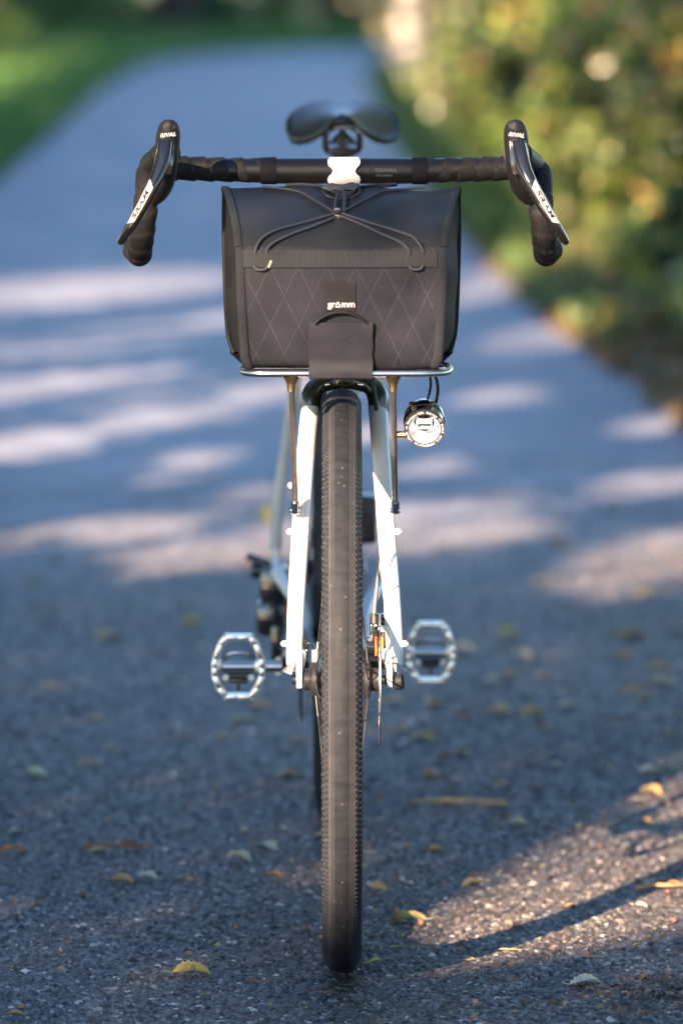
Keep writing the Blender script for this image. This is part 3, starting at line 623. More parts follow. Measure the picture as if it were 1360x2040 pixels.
def wheel(cy, cx, disc):
    c = (cx, cy, R)
    rim = MB(); rim.add(*lathe([(.292, -.010), (.286, 0), (.292, .010), (.305, .0135), (.316, .0145), (.316, .0115), (.309, .010), (.309, -.010), (.316, -.0115), (.316, -.0145), (.305, -.0135)], c, (1, 0, 0), 72, True))
    wheel_o = rim.build('wheel', M_black, BIKE)
    # tyre: round casing, thin raised ribs, small side knobs
    prof = []; tw = .0235
    for k in range(33):
        t = -2.25+4.5*k/32; x = tw*math.sin(t); r_ = R-tw+tw*math.cos(t)*(1.0 if abs(t) > .6 else 1)
        if abs(t) < .45: r_ -= .0004
        if abs(abs(t)-.62) < .03 or abs(abs(t)-.95) < .03: r_ += .0006
        prof.append((min(r_, R), x))
    seg = 240; V, F, _ = lathe(prof, c, (1, 0, 0), seg); UV = []; arc = [0]
    for i in range(1, len(prof)): arc.append(arc[-1]+math.hypot(prof[i][0]-prof[i-1][0], prof[i][1]-prof[i-1][1]))
    mid = arc[len(arc)//2]
    tb = MB()
    # uv continuous: per-loop seam hidden at one segment
    for i in range(len(prof)):
        for k in range(seg): UV.append((2*math.pi*R*k/seg, arc[i]-mid))
    tb.add(V, F, UV)
    for s in (-1, 1):
        for row, (t, n_, sz) in enumerate(((.80, 300, (.0016, .0018)), (1.12, 300, (.0016, .0022)), (1.32, 150, (.0022, .0030)))):
            for k in range(n_):
                th = 2*math.pi*(k+.5*row)/n_; x = s*tw*math.sin(t); r0 = R-tw+tw*math.cos(t)
                n_x, n_r = s*math.sin(t), math.cos(t); h = .0005 if row < 2 else .0007
                for_ = []
                for dt, dv, hh in ((-1, -1, 0), (1, -1, 0), (1, 1, 0), (-1, 1, 0), (-.7, -.7, 1), (.7, -.7, 1), (.7, .7, 1), (-.7, .7, 1)):
                    rr = r0+n_r*(h*hh-.0001)-n_x*s*dv*sz[0]*.5; xx_ = x+n_x*(h*hh-.0001)+s*n_r*dv*sz[0]*.5; a = th+dt*sz[1]*.5/R
                    for_.append((c[0]+xx_, c[1]+rr*math.cos(a), c[2]+rr*math.sin(a)))
                tb.add(for_, [(4, 5, 6, 7), (0, 1, 5, 4), (1, 2, 6, 5), (2, 3, 7, 6), (3, 0, 4, 7)], [(th*R, .0150 if row < 2 else .0222)]*8)
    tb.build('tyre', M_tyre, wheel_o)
    hub = MB(); hub.add(*disc_caps([(.010, -.048), (.013, -.046), (.013, -.040), (.024, -.036), (.024, -.031), (.012, -.026), (.011, 0), (.013, .024), (.024, .028), (.024, .033), (.014, .036), (.014, .045), (.010, .047)], c, (1, 0, 0), 32)); hub.build('hub', M_black, wheel_o)
    for k in range(28):
        s = 1 if k % 2 else -1; a = 2*math.pi*k/28; b_ = a+(.55 if (k//2) % 2 else -.55)
        p0 = (c[0]+s*.032, cy+.022*math.cos(b_), R+.022*math.sin(b_)); p1 = (c[0]+s*.003, cy+.289*math.cos(a), R+.289*math.sin(a))
        sb = MB(); sb.add(*cyl(p0, p1, .0010, 6)); sb.build('spoke', M_black, wheel_o)
    # disc rotor, slotted arms
    rb = MB(); rb.add(*lathe([(.066, disc-.0009), (.080, disc-.0009), (.080, disc+.0009), (.066, disc+.0009)], c, (1, 0, 0), 96, True))
    for k in range(6):
        a = k*math.pi/3; rb.add(*rbox((c[0]+disc, cy+.046*math.cos(a), R+.046*math.sin(a)), (.0018, .044, .006), .0003, Matrix.Rotation(a, 3, 'X')))
    rb.add(*lathe([(.020, disc-.0015), (.028, disc-.0015), (.028, disc+.0015), (.020, disc+.0015)], c, (1, 0, 0), 32, True))
    rb.build('brake_rotor', M_alu_b, wheel_o)
    return wheel_o
WF = wheel(0, 0.0006, .046)
WR = wheel(1.03, rx(1.03, R), .050)

# ---- fork: two blades, crown, dropouts
fork = MB()
blL = [(-.0360, .090, .700, .0118), (-.0371, .085, .690, .0118), (-.0437, .060, .629, .0113), (-.0497, .030, .540, .0110), (-.0552, .012, .4496, .0107), (-.0572, .003, .389, .0106), (-.0575, .001, .374, .0100)]
blR = [(.0435, .090, .700, .0118), (.0445, .085, .690, .0118), (.0481, .060, .629, .0113), (.0546, .030, .540, .0110), (.0619, .012, .4496, .0107), (.0650, .003, .389, .0106), (.0652, .001, .374, .0100)]
for bl in (blL, blR):
    p = spline(bl, .012); fork.add(*sweep(p[:, :3], list(p[:, 3]), 24))
FORK = fork.build('fork', M_white, BIKE)
for s, x0 in ((-1, -.0515), (1, .0585)):
    d = MB()      # dropout plate with a flared hood on its outer face
    d.add(*prism([(-.012, .030), (.012, .030), (.015, .004), (.012, -.010), (.004, -.017), (-.006, -.016), (-.014, -.004)], -.0035, .0035, .0012, lambda v, x0=x0: Vector((x0+v.y, v.x*1.0, R+.006+v.z))))
    w = []
    for i in range(9):
        t = i/8; a = math.pi*(.10+.8*t)
        for k in range(5):
            u = k/4; rr = .0095+.0085*u
            w.append((x0+s*(.004+.0175*u*math.sin(a)), -.004-rr*math.cos(a)*.9, R+.024-.016*u+.004*math.sin(a)))
    d.add(w, [(i*5+k, i*5+k+1, (i+1)*5+k+1, (i+1)*5+k) for i in range(8) for k in range(4)]+[(i*5+k, (i+1)*5+k, (i+1)*5+k+1, i*5+k+1) for i in range(8) for k in range(4)])
    # smooth cup joining the blade to the plate
    d.add(*lathe([(.0002, -.016), (.007, -.014), (.0105, -.006), (.0108, .004), (.0100, .014)], (x0-s*.0005+s*.003, .001, R+.024), (s*-.18, 0, 1), 20))
    d.build('dropout', M_white, FORK)
for x, y, z in ((-.0605, .045, .590), (-.0615, .028, .535), (-.0690, .006, .400), (.0675, .028, .535), (.0755, .006, .400), (.0505, .010, .4180)):
    e = MB(); e.add(*cyl((x-.004, y-.004, z), (x+.004, y-.004, z), .0042, 14, .001)); e.add(*cyl((x-.0055, y-.004, z), (x+.0055, y-.004, z), .002, 6)); e.build('eyelet', M_white, FORK)
cr = MB()         # arched crown
arch = spline([(-.0385, .082, .676), (-.0368, .086, .696), (-.026, .094, .709), (CX, .100, .7145), (.033, .094, .709), (.0440, .086, .696), (.0458, .082, .676)], .004)
cr.add(*sweep(arch, [(float(np.interp(min(i, len(arch)-1-i), [0, 5, 8], [.0128, .0140, .0150])), float(np.interp(min(i, len(arch)-1-i), [0, 5, 9], [.0128, .0130, .0115]))) for i in range(len(arch))], 18, up=(0, 1, 0)))
cr.add(*cyl((CX, .098, .705), (CX, .110, .760), .021, 24, .002)); cr.add(*rbox((CX, .084, .716), (.020, .012, .014), .003))
CROWN = cr.build('fork_crown', M_crown, FORK)
for dx in (-.024, .024):
    b = MB(); b.add(*rbox((CX+dx*.9, .0825, .7120-.002), (.009, .004, .0035), .001)); b.build('crown_window', M_railst, FORK)
ax = MB(); ax.add(*cyl((-.060, 0, R), (.066, 0, R), .006, 16)); ax.add(*cyl((.064, 0, R-.002), (.0765, 0, R-.002), .0105, 24, .002)); ax.build('thru_axle', M_black, FORK)
ring = MB(); ring.add(*cyl((-.052, 0, R+.002), (-.036, 0, R+.002), .0085, 24, .001)); ring.add(*cyl((-.037, 0, R+.002), (-.031, 0, R+.002), .0155, 28, .002)); ring.build('hub_dynamo', M_blackgloss, WF)
co = MB(); co.add(*rbox((-.0325, -.004, .386), (.0075, .006, .016), .001)); co.build('plug', mat('grey_plug', (.20, .20, .21), .5), WF)
wr = MB(); wr.add(*sweep(spline([(-.0465, .004, .408), (-.0435, -.006, .401), (-.038, -.008, .4025), (-.0335, -.005, .392)], .003), .0013, 8)); wr.add(*sweep(spline([(-.0465, .002, .400), (-.044, -.006, .406), (-.041, -.006, .400), (-.047, 0, .396)], .003), .0012, 8)); wr.build('wire', M_cable, FORK)

# ---- frame and rear triangle
fr = MB()
fr.add(*cyl((CX, .106, .757), (CX, .150, .893), .0215, 28, .002))                       # head tube
fr.add(*sweep(spline([(CX, .143, .87), q(0, .45, .83), q(0, .765, .795)], .04), .0155, 20))   # top tube
fr.add(*sweep(spline([(CX, .117, .79), q(0, .36, .53), q(0, .6, .295)], .04), .019, 20))      # down tube
fr.add(*cyl(q(0, .6, .287), q(0, .768, .825), .0155, 20))                                # seat tube
fr.add(*cyl(q(-.036, .6, .287), q(.036, .6, .287), .022, 24))                            # bottom bracket shell
for s in (-1, 1):
    fr.add(*sweep(spline([q(s*.020, .77, .79), q(s*.052, .815, .715), q(s*.062, .88, .61), q(s*.078, .97, .46), q(s*.080, 1.015, .385)], .02), .0085, 14))
    fr.add(*sweep(spline([q(s*.028, .60, .290), q(s*.040, .66, .305), q(s*.046, .78, .33), q(s*.074, .93, .355), q(s*.079, 1.02, .366)], .02), [.0105]*4+[.0095]*60, 14) if False else sweep(spline([q(s*.028, .60, .290), q(s*.040, .66, .305), q(s*.046, .78, .33), q(s*.074, .93, .355), q(s*.079, 1.02, .366)], .02), .0100, 14))
    fr.add(*rbox(q(s*.079, 1.03, .372), (.009, .05, .055), .003))
fr.build('frame', M_white, BIKE)

# ---- cranks, chainring, chain, pedals
BBc = Vector(q(0, .6, .287))
def crank(s, y1, z1):
    b = MB(); x = BBc.x+s*.066; p0 = Vector((x, .6, .287)); p1 = Vector((x+s*.010, y1, z1))
    b.add(*sweep([p0, p0.lerp(p1, .3), p0.lerp(p1, .7), p1], [(.016, .008), (.012, .007), (.0105, .006), (.013, .006)], 16))
    b.add(*cyl((x-s*.05, .6, .287), (x+s*.008, .6, .287), .014, 20)); return b.build('crank_arm', M_blackgloss, BIKE)
crank(-1, .43, .304); crank(1, .77, .270)
def gear(x, y, z, r, n, th, mm, name, parent):
    poly = []
    for k in range(n*4):
        a = 2*math.pi*k/(n*4); rr = r+(.0028 if k % 4 in (1, 2) else -.0016); poly.append((rr*math.cos(a), rr*math.sin(a)))
    b = MB(); b.add(*prism(poly, -th/2, th/2, 0, lambda v: Vector((x+v.y, y+v.x, z+v.z)))); return b.build(name, mm, parent, smooth=False)
CR = gear(BBc.x-.0465, .6, .287, .0795, 40, .004, M_black, 'chainring', BIKE)
CH = MB(); loop = []; cxr = BBc.x-.0465
for k in range(20): a = math.pi/2+math.pi*k/19; loop.append((cxr, .6+.081*math.cos(a)*1, .287+.081*math.sin(a)))
for k in range(1, 30): t = k/30; loop.append((cxr, .6+.43*t, .206+(.235-.206)*t))
for k in range(10): a = -math.pi/2+math.pi*k/9; loop.append((cxr, 1.03+.045*math.cos(a), .356+.045*math.sin(a)-(.076 if a < -1 else 0)))
for k in range(1, 30): t = k/30; loop.append((cxr, 1.03-.43*t, .401-(.401-.368)*t))
lp = np.array(loop)
for i in range(len(lp)):
    a, b = lp[i], lp[(i+1) % len(lp)]; d = b-a; L = np.linalg.norm(d)
    if L < 1e-4: continue
    CH.add(*rbox((a+b)/2, (.0066 if i % 2 else .0050, L*1.05, .007), .0012, Matrix.Rotation(math.atan2(d[2], d[1]), 3, 'X')))
CH.build('chain', M_alu_b, BIKE)
CAS = gear(rx(1.03, R)-.052, 1.03, R, .046, 28, .003, M_alu_b, 'cassette', BIKE)
for k, (dx, rr) in enumerate(((.006, .056), (.011, .066), (.016, .078))): gear(rx(1.03, R)-.052+dx, 1.03, R, rr, 32, .002, M_alu_b, 'cog', CAS)
def pedal(cxp, cy, cz, s, hw=.0355, hh=.0435):
    o = MB()
    out = [(-hw*.5, hh), (hw*.5, hh), (hw*.74, hh*.78), (hw*.97, hh*.28), (hw, -.02*hh), (hw, -.30*hh), (hw*.80, -hh*.70), (hw*.52, -hh), (-hw*.52, -hh), (-hw*.80, -hh*.70), (-hw, -.30*hh), (-hw, -.02*hh), (-hw*.97, hh*.28), (-hw*.74, hh*.78)]
    inn = [(x*.76, z*.83) for x, z in out]; n = len(out); V = []; d = .007
    for y in (-d, d): V += [(cxp+x, cy+y, cz+z) for x, z in out]+[(cxp+x, cy+y, cz+z) for x, z in inn]
    F = []
    for k in range(n):
        j = (k+1) % n; F += [(k, j, n+j, n+k), (2*n+k, 3*n+k, 3*n+j, 2*n+j), (k, 2*n+k, 2*n+j, j), (n+k, n+j, 3*n+j, 3*n+k)]
    o.add(V, F); P_ = o.build('pedal', M_alu_b, BIKE)
    for k in range(n):                                         # cut teeth all round the cage
        a, b = Vector(out[k]), Vector(out[(k+1) % n]); i1, i2 = Vector(inn[k]), Vector(inn[(k+1) % n]); L = (b-a).length
        m_ = max(1, round(L/.016)); 
        for j in range(m_):
            t = (j+.5)/m_; pt = (a.lerp(b, t)+i1.lerp(i2, t))/2; ang = math.atan2((b-a).y, (b-a).x); tb = MB()
            tb.add(*rbox((cxp+pt.x, cy-d-.0016, cz+pt.y), (L/m_*.88, .0060, .0056), .0008, Matrix.Rotation(-ang, 3, 'Y'))); tb.build('tooth', M_alu, P_)
    x_in = cxp-s*hw
    axl = MB(); axl.add(*cyl((cxp-hw*.92, cy, cz), (cxp+hw*.92, cy, cz), .0062, 18, .001)); axl.add(*cyl((x_in-s*.022, cy, cz), (x_in+s*.004, cy, cz), .0075, 16, .001)); axl.build('axle', M_alu_b, P_)
    for e in (-1, 1): eb = MB(); eb.add(*rbox((cxp+e*hw*.80, cy-.002, cz), (.014, .016, .017), .003)); eb.build('axle_end', M_alu_b, P_)
    cl = MB(); cl.add(*sweep(spline([(cxp-.020, cy, cz+.008), (cxp-.014, cy-.004, cz+.017), (cxp, cy-.006, cz+.019), (cxp+.014, cy-.004, cz+.017), (cxp+.020, cy, cz+.008)], .004), (.0032), 10)); cl.build('cleat_claw', M_alu_b, P_)
    sp = MB(); sp.add(*cyl((cxp-.019, cy, cz-.013), (cxp+.019, cy, cz-.013), .0058, 14, .001)); sp.add(*rbox((cxp, cy-.003, cz-.019), (.022, .010, .006), .0015)); sp.add(*rbox((cxp, cy-.006, cz-.024), (.004, .004, .014), .001)); sp.build('spring', M_black, P_)
    for e in (-1, 1): kb = MB(); kb.add(*cyl((cxp+e*.017, cy-.008, cz-.014), (cxp+e*.017, cy+.004, cz-.014), .005, 14, .001)); kb.build('spring_cap', M_alu_b, P_)
pedal(-.1360, .43, .304, -1); pedal(.1245, .77, .270, 1)

# ---- rear derailleur, rear brake
rd = MB(); rxx = rx(1.03, R)
rd.add(*rbox((rxx-.082, 1.03, .325), (.042, .050, .066), .012)); rd.add(*rbox((rxx-.086, 1.02, .282), (.044, .045, .052), .012)); rd.add(*cyl((rxx-.115, 1.03, .350), (rxx-.075, 1.03, .350), .012, 18, .003))
rd.add(*rbox((rxx-.078, 1.01, .245), (.016, .028, .060), .006)); rd.add(*sweep(spline([(rxx-.118, 1.02, .372), (rxx-.095, 1.0, .366), (rxx-.07, 1.01, .352)], .006), .006, 12))
DER = rd.build('derailleur', M_blackgloss, BIKE)
for z in (.262, .215): gear(cxr, 1.0, z, .019, 11, .004, M_black, 'pulley', DER)
rk = MB(); rk.add(*rbox((rx(1.0, .43)+.050, .985, .432), (.030, .05, .07), .007)); rk.add(*cyl((rx(1, .43)+.045, .955, .44), (rx(1, .43)+.045, .985, .44), .011, 16)); rk.build('brake_caliper', M_black, BIKE)

# ---- front brake
cb = MB(); cb.add(*rbox((.0395, .034, .404), (.010, .022, .034), .004)); cb.add(*rbox((.0535, .036, .404), (.009, .022, .040), .003)); cb.add(*rbox((.0455, .046, .412), (.022, .012, .038), .004)); cb.add(*cyl((.031, .034, .392), (.043, .034, .392), .012, 20, .002))
CAL = cb.build('brake_caliper', M_blackgloss, BIKE)
for x in (.0428, .0500): b = MB(); b.add(*rbox((x, .026, .394), (.0032, .014, .024), .001)); b.build('brake_pad', M_orange, CAL)
for p in ((.0345, .028, .402), (.0530, .026, .380), (.0540, .026, .414)): b = MB(); b.add(*cyl(p, (p[0], p[1]-.006, p[2]), .003, 10, .0006)); b.build('bolt', M_alu, CAL)
b = MB(); b.add(*cyl((.0400, .036, .418), (.0404, .038, .432), .0045, 14, .001)); b.build('hose_collar', M_black, CAL)
hs = MB(); hs.add(*sweep(spline([(.0402, .038, .430), (.0420, .042, .452), (.0462, .048, .482), (.0530, .050, .520), (.0555, .055, .555), (.0530, .075, .63), (.0470, .10, .70)], .006), .0024, 10)); hs.build('brake_hose', M_hose, BIKE)
hs = MB(); hs.add(*sweep(spline([(.030, .060, .80), (.0375, .064, .742), (.0390, .066, .715), (.0415, .064, .692), (.0430, .062, .680)], .005), .0028, 10)); hs.build('cable_stub', M_cable, BIKE)

# ---- cockpit
BZ, BY = .974, .05
st = MB(); st.add(*sweep([(CX, .170, .938), (CX, .12, .952), (CX, .068, .968)], [(.017, .017), (.014, .014), (.014, .014)], 20)); st.add(*cyl((CX, .148, .885), (CX, .172, .960), .0175, 24, .002)); STEM = st.build('stem', M_white, BIKE)
hb = MB()
def bar_side(s):
    return [(CX+s*.0, BY, BZ), (CX+s*.085, BY, BZ), (CX+s*.195, BY-.002, BZ+.003), (s*.224+CX, BY-.016, BZ+.003), (s*.2345+CX, BY-.045, BZ-.001), (s*.2350+CX, BY-.075, BZ-.017),
            (s*.2365+CX*.7, BY-.085, BZ-.042), (s*.2405+CX*.6, BY-.076, BZ-.072), (s*.2450+CX*.5, BY-.045, BZ-.094), (s*.2475+CX*.5, BY+.0, BZ-.101), (s*.252+CX*.5, BY+.06, BZ-.102), (s*.257+CX*.5, BY+.10, BZ-.102)]
for s in (-1, 1):
    p = spline(bar_side(s)[:4], .01); t = np.linspace(0, 1, len(p)); hb.add(*sweep(p, list(np.interp(t, [0, .28, .45, 1], [.0159, .0159, .0150, .0122])), 24))
BAR = hb.build('handlebar', M_carbon, BIKE)
for s in (-1, 1):
    full = bar_side(s); full[0] = (CX+s*.101, BY, BZ+.0005); full[1] = (CX+s*.15, BY, BZ+.0015); p = spline(full, .0022)
    tb = MB(); tb.add(*sweep(p, .0140, 28, rfun=lambda S, th, s=s: .0021*((1-((S/.0225+s*th/(2*math.pi)) % 1.0))**.8)-.0005)); tb.build('bar_tape', M_tape, BAR)
    xb = CX+s*.0915; fb = MB(); fb.add(*disc_caps([(.0150, -.0095), (.0163, -.0085), (.0166, .0085), (.0160, .0098)], (xb, BY, BZ), (1, 0, 0.01), 36)); fb.build('finishing_band', M_band, BAR)
    e = MB(); pe = Vector(full[-1]); e.add(*cyl(pe, pe+Vector((s*.002, .006, 0)), .0155, 24, .002)); e.build('end_plug', M_black, BAR)
fp = []       # hourglass face plate wrapped round the bar
for k in range(40):
    t = k/39; v = -.030+.060*t; 
poly_h = [(.0185, -.0155), (.0200, -.0110), (.0170, -.0062), (.0136, -.0010), (.0136, .0030), (.0165, .0082), (.0200, .0125), (.0190, .0165)]
def hw(z): return float(np.interp(z, [-.0165, -.0150, -.0110, -.0070, -.0035, 0, .0035, .0070, .0110, .0150, .0165], [.0170, .0190, .0200, .0188, .0150, .0136, .0150, .0188, .0200, .0190, .0170]))
V, F = [], []; NZ, NX = 24, 10
for side in (0, 1):
    for i in range(NZ+1):
        z = -.0165+.033*i/NZ
        for k in range(NX+1):
            s = k/NX*2-1; x = s*hw(z); yy_ = -math.sqrt(max(0, .0205**2-z*z)) - .0012*(1-s**6) if side == 0 else -math.sqrt(max(0, .0165**2-min(z*z, .0163**2)))
            V.append((CX+x, BY+yy_, BZ+.0005+z))
a = (NZ+1)*(NX+1)
for i in range(NZ):
    for k in range(NX): p0 = i*(NX+1)+k; F += [(p0, p0+1, p0+NX+2, p0+NX+1), (a+p0, a+p0+NX+1, a+p0+NX+2, a+p0+1)]
for i in range(NZ): 
    for k in (0, NX): p0 = i*(NX+1)+k; F.append((p0, p0+NX+1, a+p0+NX+1, a+p0))
for k in range(NX):
    for i in (0, NZ): p0 = i*(NX+1)+k; F.append((p0, a+p0, a+p0+1, p0+1))
obj('face_plate', V, F, M_white, STEM, auto=50)
b = MB(); b.add(*rbox((CX-.002, BY-.004, BZ-.0215), (.034, .022, .007), .002)); b.add(*cyl((CX-.013, BY-.012, BZ-.021), (CX-.013, BY-.018, BZ-.021), .003, 10)); b.add(*cyl((CX+.010, BY-.012, BZ-.021), (CX+.010, BY-.018, BZ-.021), .003, 10)); b.build('clamp_base', M_alu_b, STEM)
tv, tf = text_mesh('TERAVAIL', .0062, 0, .0001); b = MB(); b.add(facing(tv, (CX+.0505, BY-.0161, BZ+.0012), (1, 0, 0), (0, .0, 1)), tf)
tv, tf = text_mesh('Alchemist', .0050, .2, .0001); b.add(facing(tv, (CX+.0480, BY-.0163, BZ-.0048), (1, 0, 0), (0, -.25, 1)), tf)
b.add(*rbox((CX+.0265, BY-.0160, BZ+.0022), (.006, .0003, .0005), 0)); b.add(*rbox((CX+.0270, BY-.0161, BZ-.0008), (.004, .0003, .0005), 0)); b.build('lettering', M_greyprint, BAR)

# ---- brake/shift levers
def lever(s):
    dx = 0 if s < 0 else .0012
    def pt(x, y, z): return (s*x+(.0012 if s > 0 else 0), y, z)
    st_ = [(.2028, -.1012, 1.0345, .0035, .0025), (.2029, -.0998, 1.0342, .0075, .0055), (.2030, -.098, 1.0335, .0105, .0085), (.2034, -.092, 1.0300, .0150, .0135), (.2048, -.085, 1.0190, .0172, .0185), (.2062, -.080, 1.0040, .0172, .0215), (.2080, -.073, .9880, .0172, .0225), (.2125, -.060, .9700, .0178, .0215), (.2190, -.046, .9560, .0176, .0190), (.2262, -.038, .9470, .0150, .0150)]
    P = spline([(a, b, c, d, e) for a, b, c, d, e in st_], .004)
    h = MB(); h.add(*sweep([pt(*p[:3]) for p in P], [(p[4]*.92, p[3]*.84) for p in P], 28, up=(0, -1, .25)))
    # rear body wrapping the bar bend
    h.add(*sweep([pt(*p) for p in spline([(.2075, -.070, 1.000), (.2150, -.030, .990), (.2270, .006, .981), (.2240, .030, .977)], .006)], list(np.interp(np.linspace(0, 1, len(spline([(.2075, -.070, 1.000), (.2150, -.030, .990), (.2270, .006, .981), (.2240, .030, .977)], .006))), [0, .4, 1], [.017, .0185, .0155])), 24))
    H = h.build('lever_hood', M_rubber, BIKE)
    # dark slot the blade drops from
    sl_ = MB(); sl_.add(*prism([(-.0100, .0085), (.0085, .0105), (.0105, -.014), (.0085, -.030), (-.0115, -.030), (-.0125, -.010)], -.004, .004, .0012, lambda v: Vector(pt(.2066-(v.x) + (-.0) + .10*(-v.z), -.1005-.0+.10*v.z+v.y+.004, 1.006+v.z)))); sl_.build('slot', M_blackgloss, H)
    bs = [(.2072, -.104, 1.0150, .0076, .004), (.2088, -.112, 1.0030, .0084, .0050), (.2112, -.118, .9880, .0088, .0056), (.2160, -.123, .9745, .0082, .0060), (.2225, -.127, .9610, .0076, .0060), (.2335, -.130, .9400, .0072, .0056), (.2465, -.128, .9180, .0064, .0050), (.2560, -.121, .9030, .0056, .0045), (.2606, -.115, .8965, .0040, .0035)]
    off = .003 if s > 0 else 0
    Q = spline(bs, .0035); bl = MB(); bl.add(*sweep([pt(p[0]+off*min(1, max(0, (1-p[2])/.08)), p[1], p[2]) for p in Q], [(p[4], p[3]) for p in Q], 20, up=(0, -1, 0)))
    BL = bl.build('lever_blade', M_blackgloss, H)
    # decal strip with lettering on the outer half of the blade
    def on(t, w, lift=.0):                                       # t along the blade, w across (-1 inner .. 1 outer)
        f = t*(len(Q)-1); i = int(min(len(Q)-2, f)); p = Q[i]+(Q[i+1]-Q[i])*(f-i); r_ = Q[min(len(Q)-1, i+1)]-Q[max(0, i-1)]
        tx, tz = r_[0], r_[2]; L = math.hypot(tx, tz); nx, nz = -tz/L, tx/L
        return Vector(pt(p[0]+nx*p[3]*w+off*min(1, max(0, (1-p[2])/.08)), p[1]-(p[4]+.0004+lift)*math.sqrt(max(0, 1-w*w))-.0002, p[2]+nz*p[3]*w))
    V, F = [], []; NT = 26
    for i in range(NT+1):
        for k in range(6):
            w = -.12+1.02*k/5; t0, t1 = .38+.055*(1-k/5), .765+.05*k/5
            V.append(on(t0+(t1-t0)*i/NT, w))
    for i in range(NT):
        for k in range(5): p0 = i*6+k; F.append((p0, p0+1, p0+7, p0+6))
    obj('decal', V, F, M_label, BL)
    tv, tf = text_mesh('SRAM', 1.0, .12, .035); xs = [v.x for v in tv]; x0, x1 = min(xs), max(xs); ysx = [v.y for v in tv]; y0, y1 = min(ysx), max(ysx)
    V = []
    for v in tv:
        a_ = (v.x-x0)/(x1-x0); h_ = (v.y-y0)/(y1-y0)
        V.append(on(.475+.265*(a_ if s > 0 else 1-a_), .10+.68*h_, .0004))
    obj('lettering', V, tf, M_dark, BL)
    tv, tf = text_mesh('RIVAL', .0072, .3, .00008); b = MB()
    b.add(facing(tv, pt(.2042, -.1085, 1.0228), (1, 0, -.12*s if s < 0 else .12*-1), (0, .45, 1)), tf); b.build('lettering', M_print, H)
lever(-1); lever(1)

# ---- saddle and seatpost
sx = rx(.85, 1.0)
post = MB(); post.add(*cyl(q(0, .765, .80), q(0, .818, .972), .0136, 24)); POST = post.build('seatpost', M_black, BIKE)
hd = MB()
for s in (-1, 1):
    hd.add(*sweep(spline([(sx+s*.012, .812, .966), (sx+s*.0225, .80, .972), (sx+s*.0235, .795, .990), (sx+s*.0205, .795, 1.006), (sx+s*.012, .80, 1.012)], .004), (.0045), 10))
    hd.add(*cyl((sx+s*.0, .795, .995), (sx+s*.014, .795, .982), .0035, 8))
hd.add(*rbox((sx, .80, .981), (.046, .03, .005), .001)); hd.add(*cyl((sx, .79, .970), (sx, .79, 1.012), .0045, 10)); hd.add(*rbox((sx, .81, .968), (.040, .034, .012), .005)); hd.build('saddle_clamp', M_black, POST)
V, F = [], []; secs = [(.690, .006, 1.016, .002, 0), (.696, .0165, 1.0215, .008, 0), (.715, .0205, 1.024, .016, 0), (.76, .0250, 1.0265, .024, 0), (.80, .0340, 1.028, .034, 0), (.835, .0480, 1.0295, .044, 0), (.865, .0640, 1.0315, .050, 0), (.895, .0760, 1.0345, .051, 0), (.920, .0805, 1.037, .044, 0), (.942, .0800, 1.040, .034, 0), (.957, .0740, 1.041, .024, 0), (.966, .0600, 1.040, .014, 0)]
N = 18
def shell(dz, sc):
    W_ = []
    for y, w, z, dr, zb in secs:
        for k in range(N+1):
            s = k/N*2-1; a = abs(s); groove = -.006*math.exp(-(s*w/.010)**2)*(1 if y > .76 else 0)
            W_.append((sx+s*w*sc, y, z-dr*(a**1.7)+groove+dz))
    return W_
V = shell(0, 1)+shell(-.007, .955); a = len(secs)*(N+1)
for i in range(len(secs)-1):
    for k in range(N): p0 = i*(N+1)+k; F += [(p0, p0+1, p0+N+2, p0+N+1), (a+p0, a+p0+N+1, a+p0+N+2, a+p0+1)]
    for k in (0, N): p0 = i*(N+1)+k; F.append((p0, p0+N+1, a+p0+N+1, a+p0))
for i in (0, len(secs)-1):
    for k in range(N): p0 = i*(N+1)+k; F.append((p0, a+p0, a+p0+1, p0+1))
SAD = obj('saddle', V, F, M_saddle, BIKE)
for s in (-1, 1):
    b = MB(); b.add(*sweep(spline([(sx+s*.008, .700, 1.006), (sx+s*.018, .735, 1.000), (sx+s*.0215, .79, .996), (sx+s*.022, .87, .998), (sx+s*.034, .94, 1.010)], .01), .0035, 10)); b.build('saddle_rail', M_railst, SAD)
b = MB(); b.add(*rbox((sx, .699, 1.008), (.024, .010, .012), .003)); b.build('nose_piece', mat('nose_grey', (.20, .19, .18), .5), SAD)

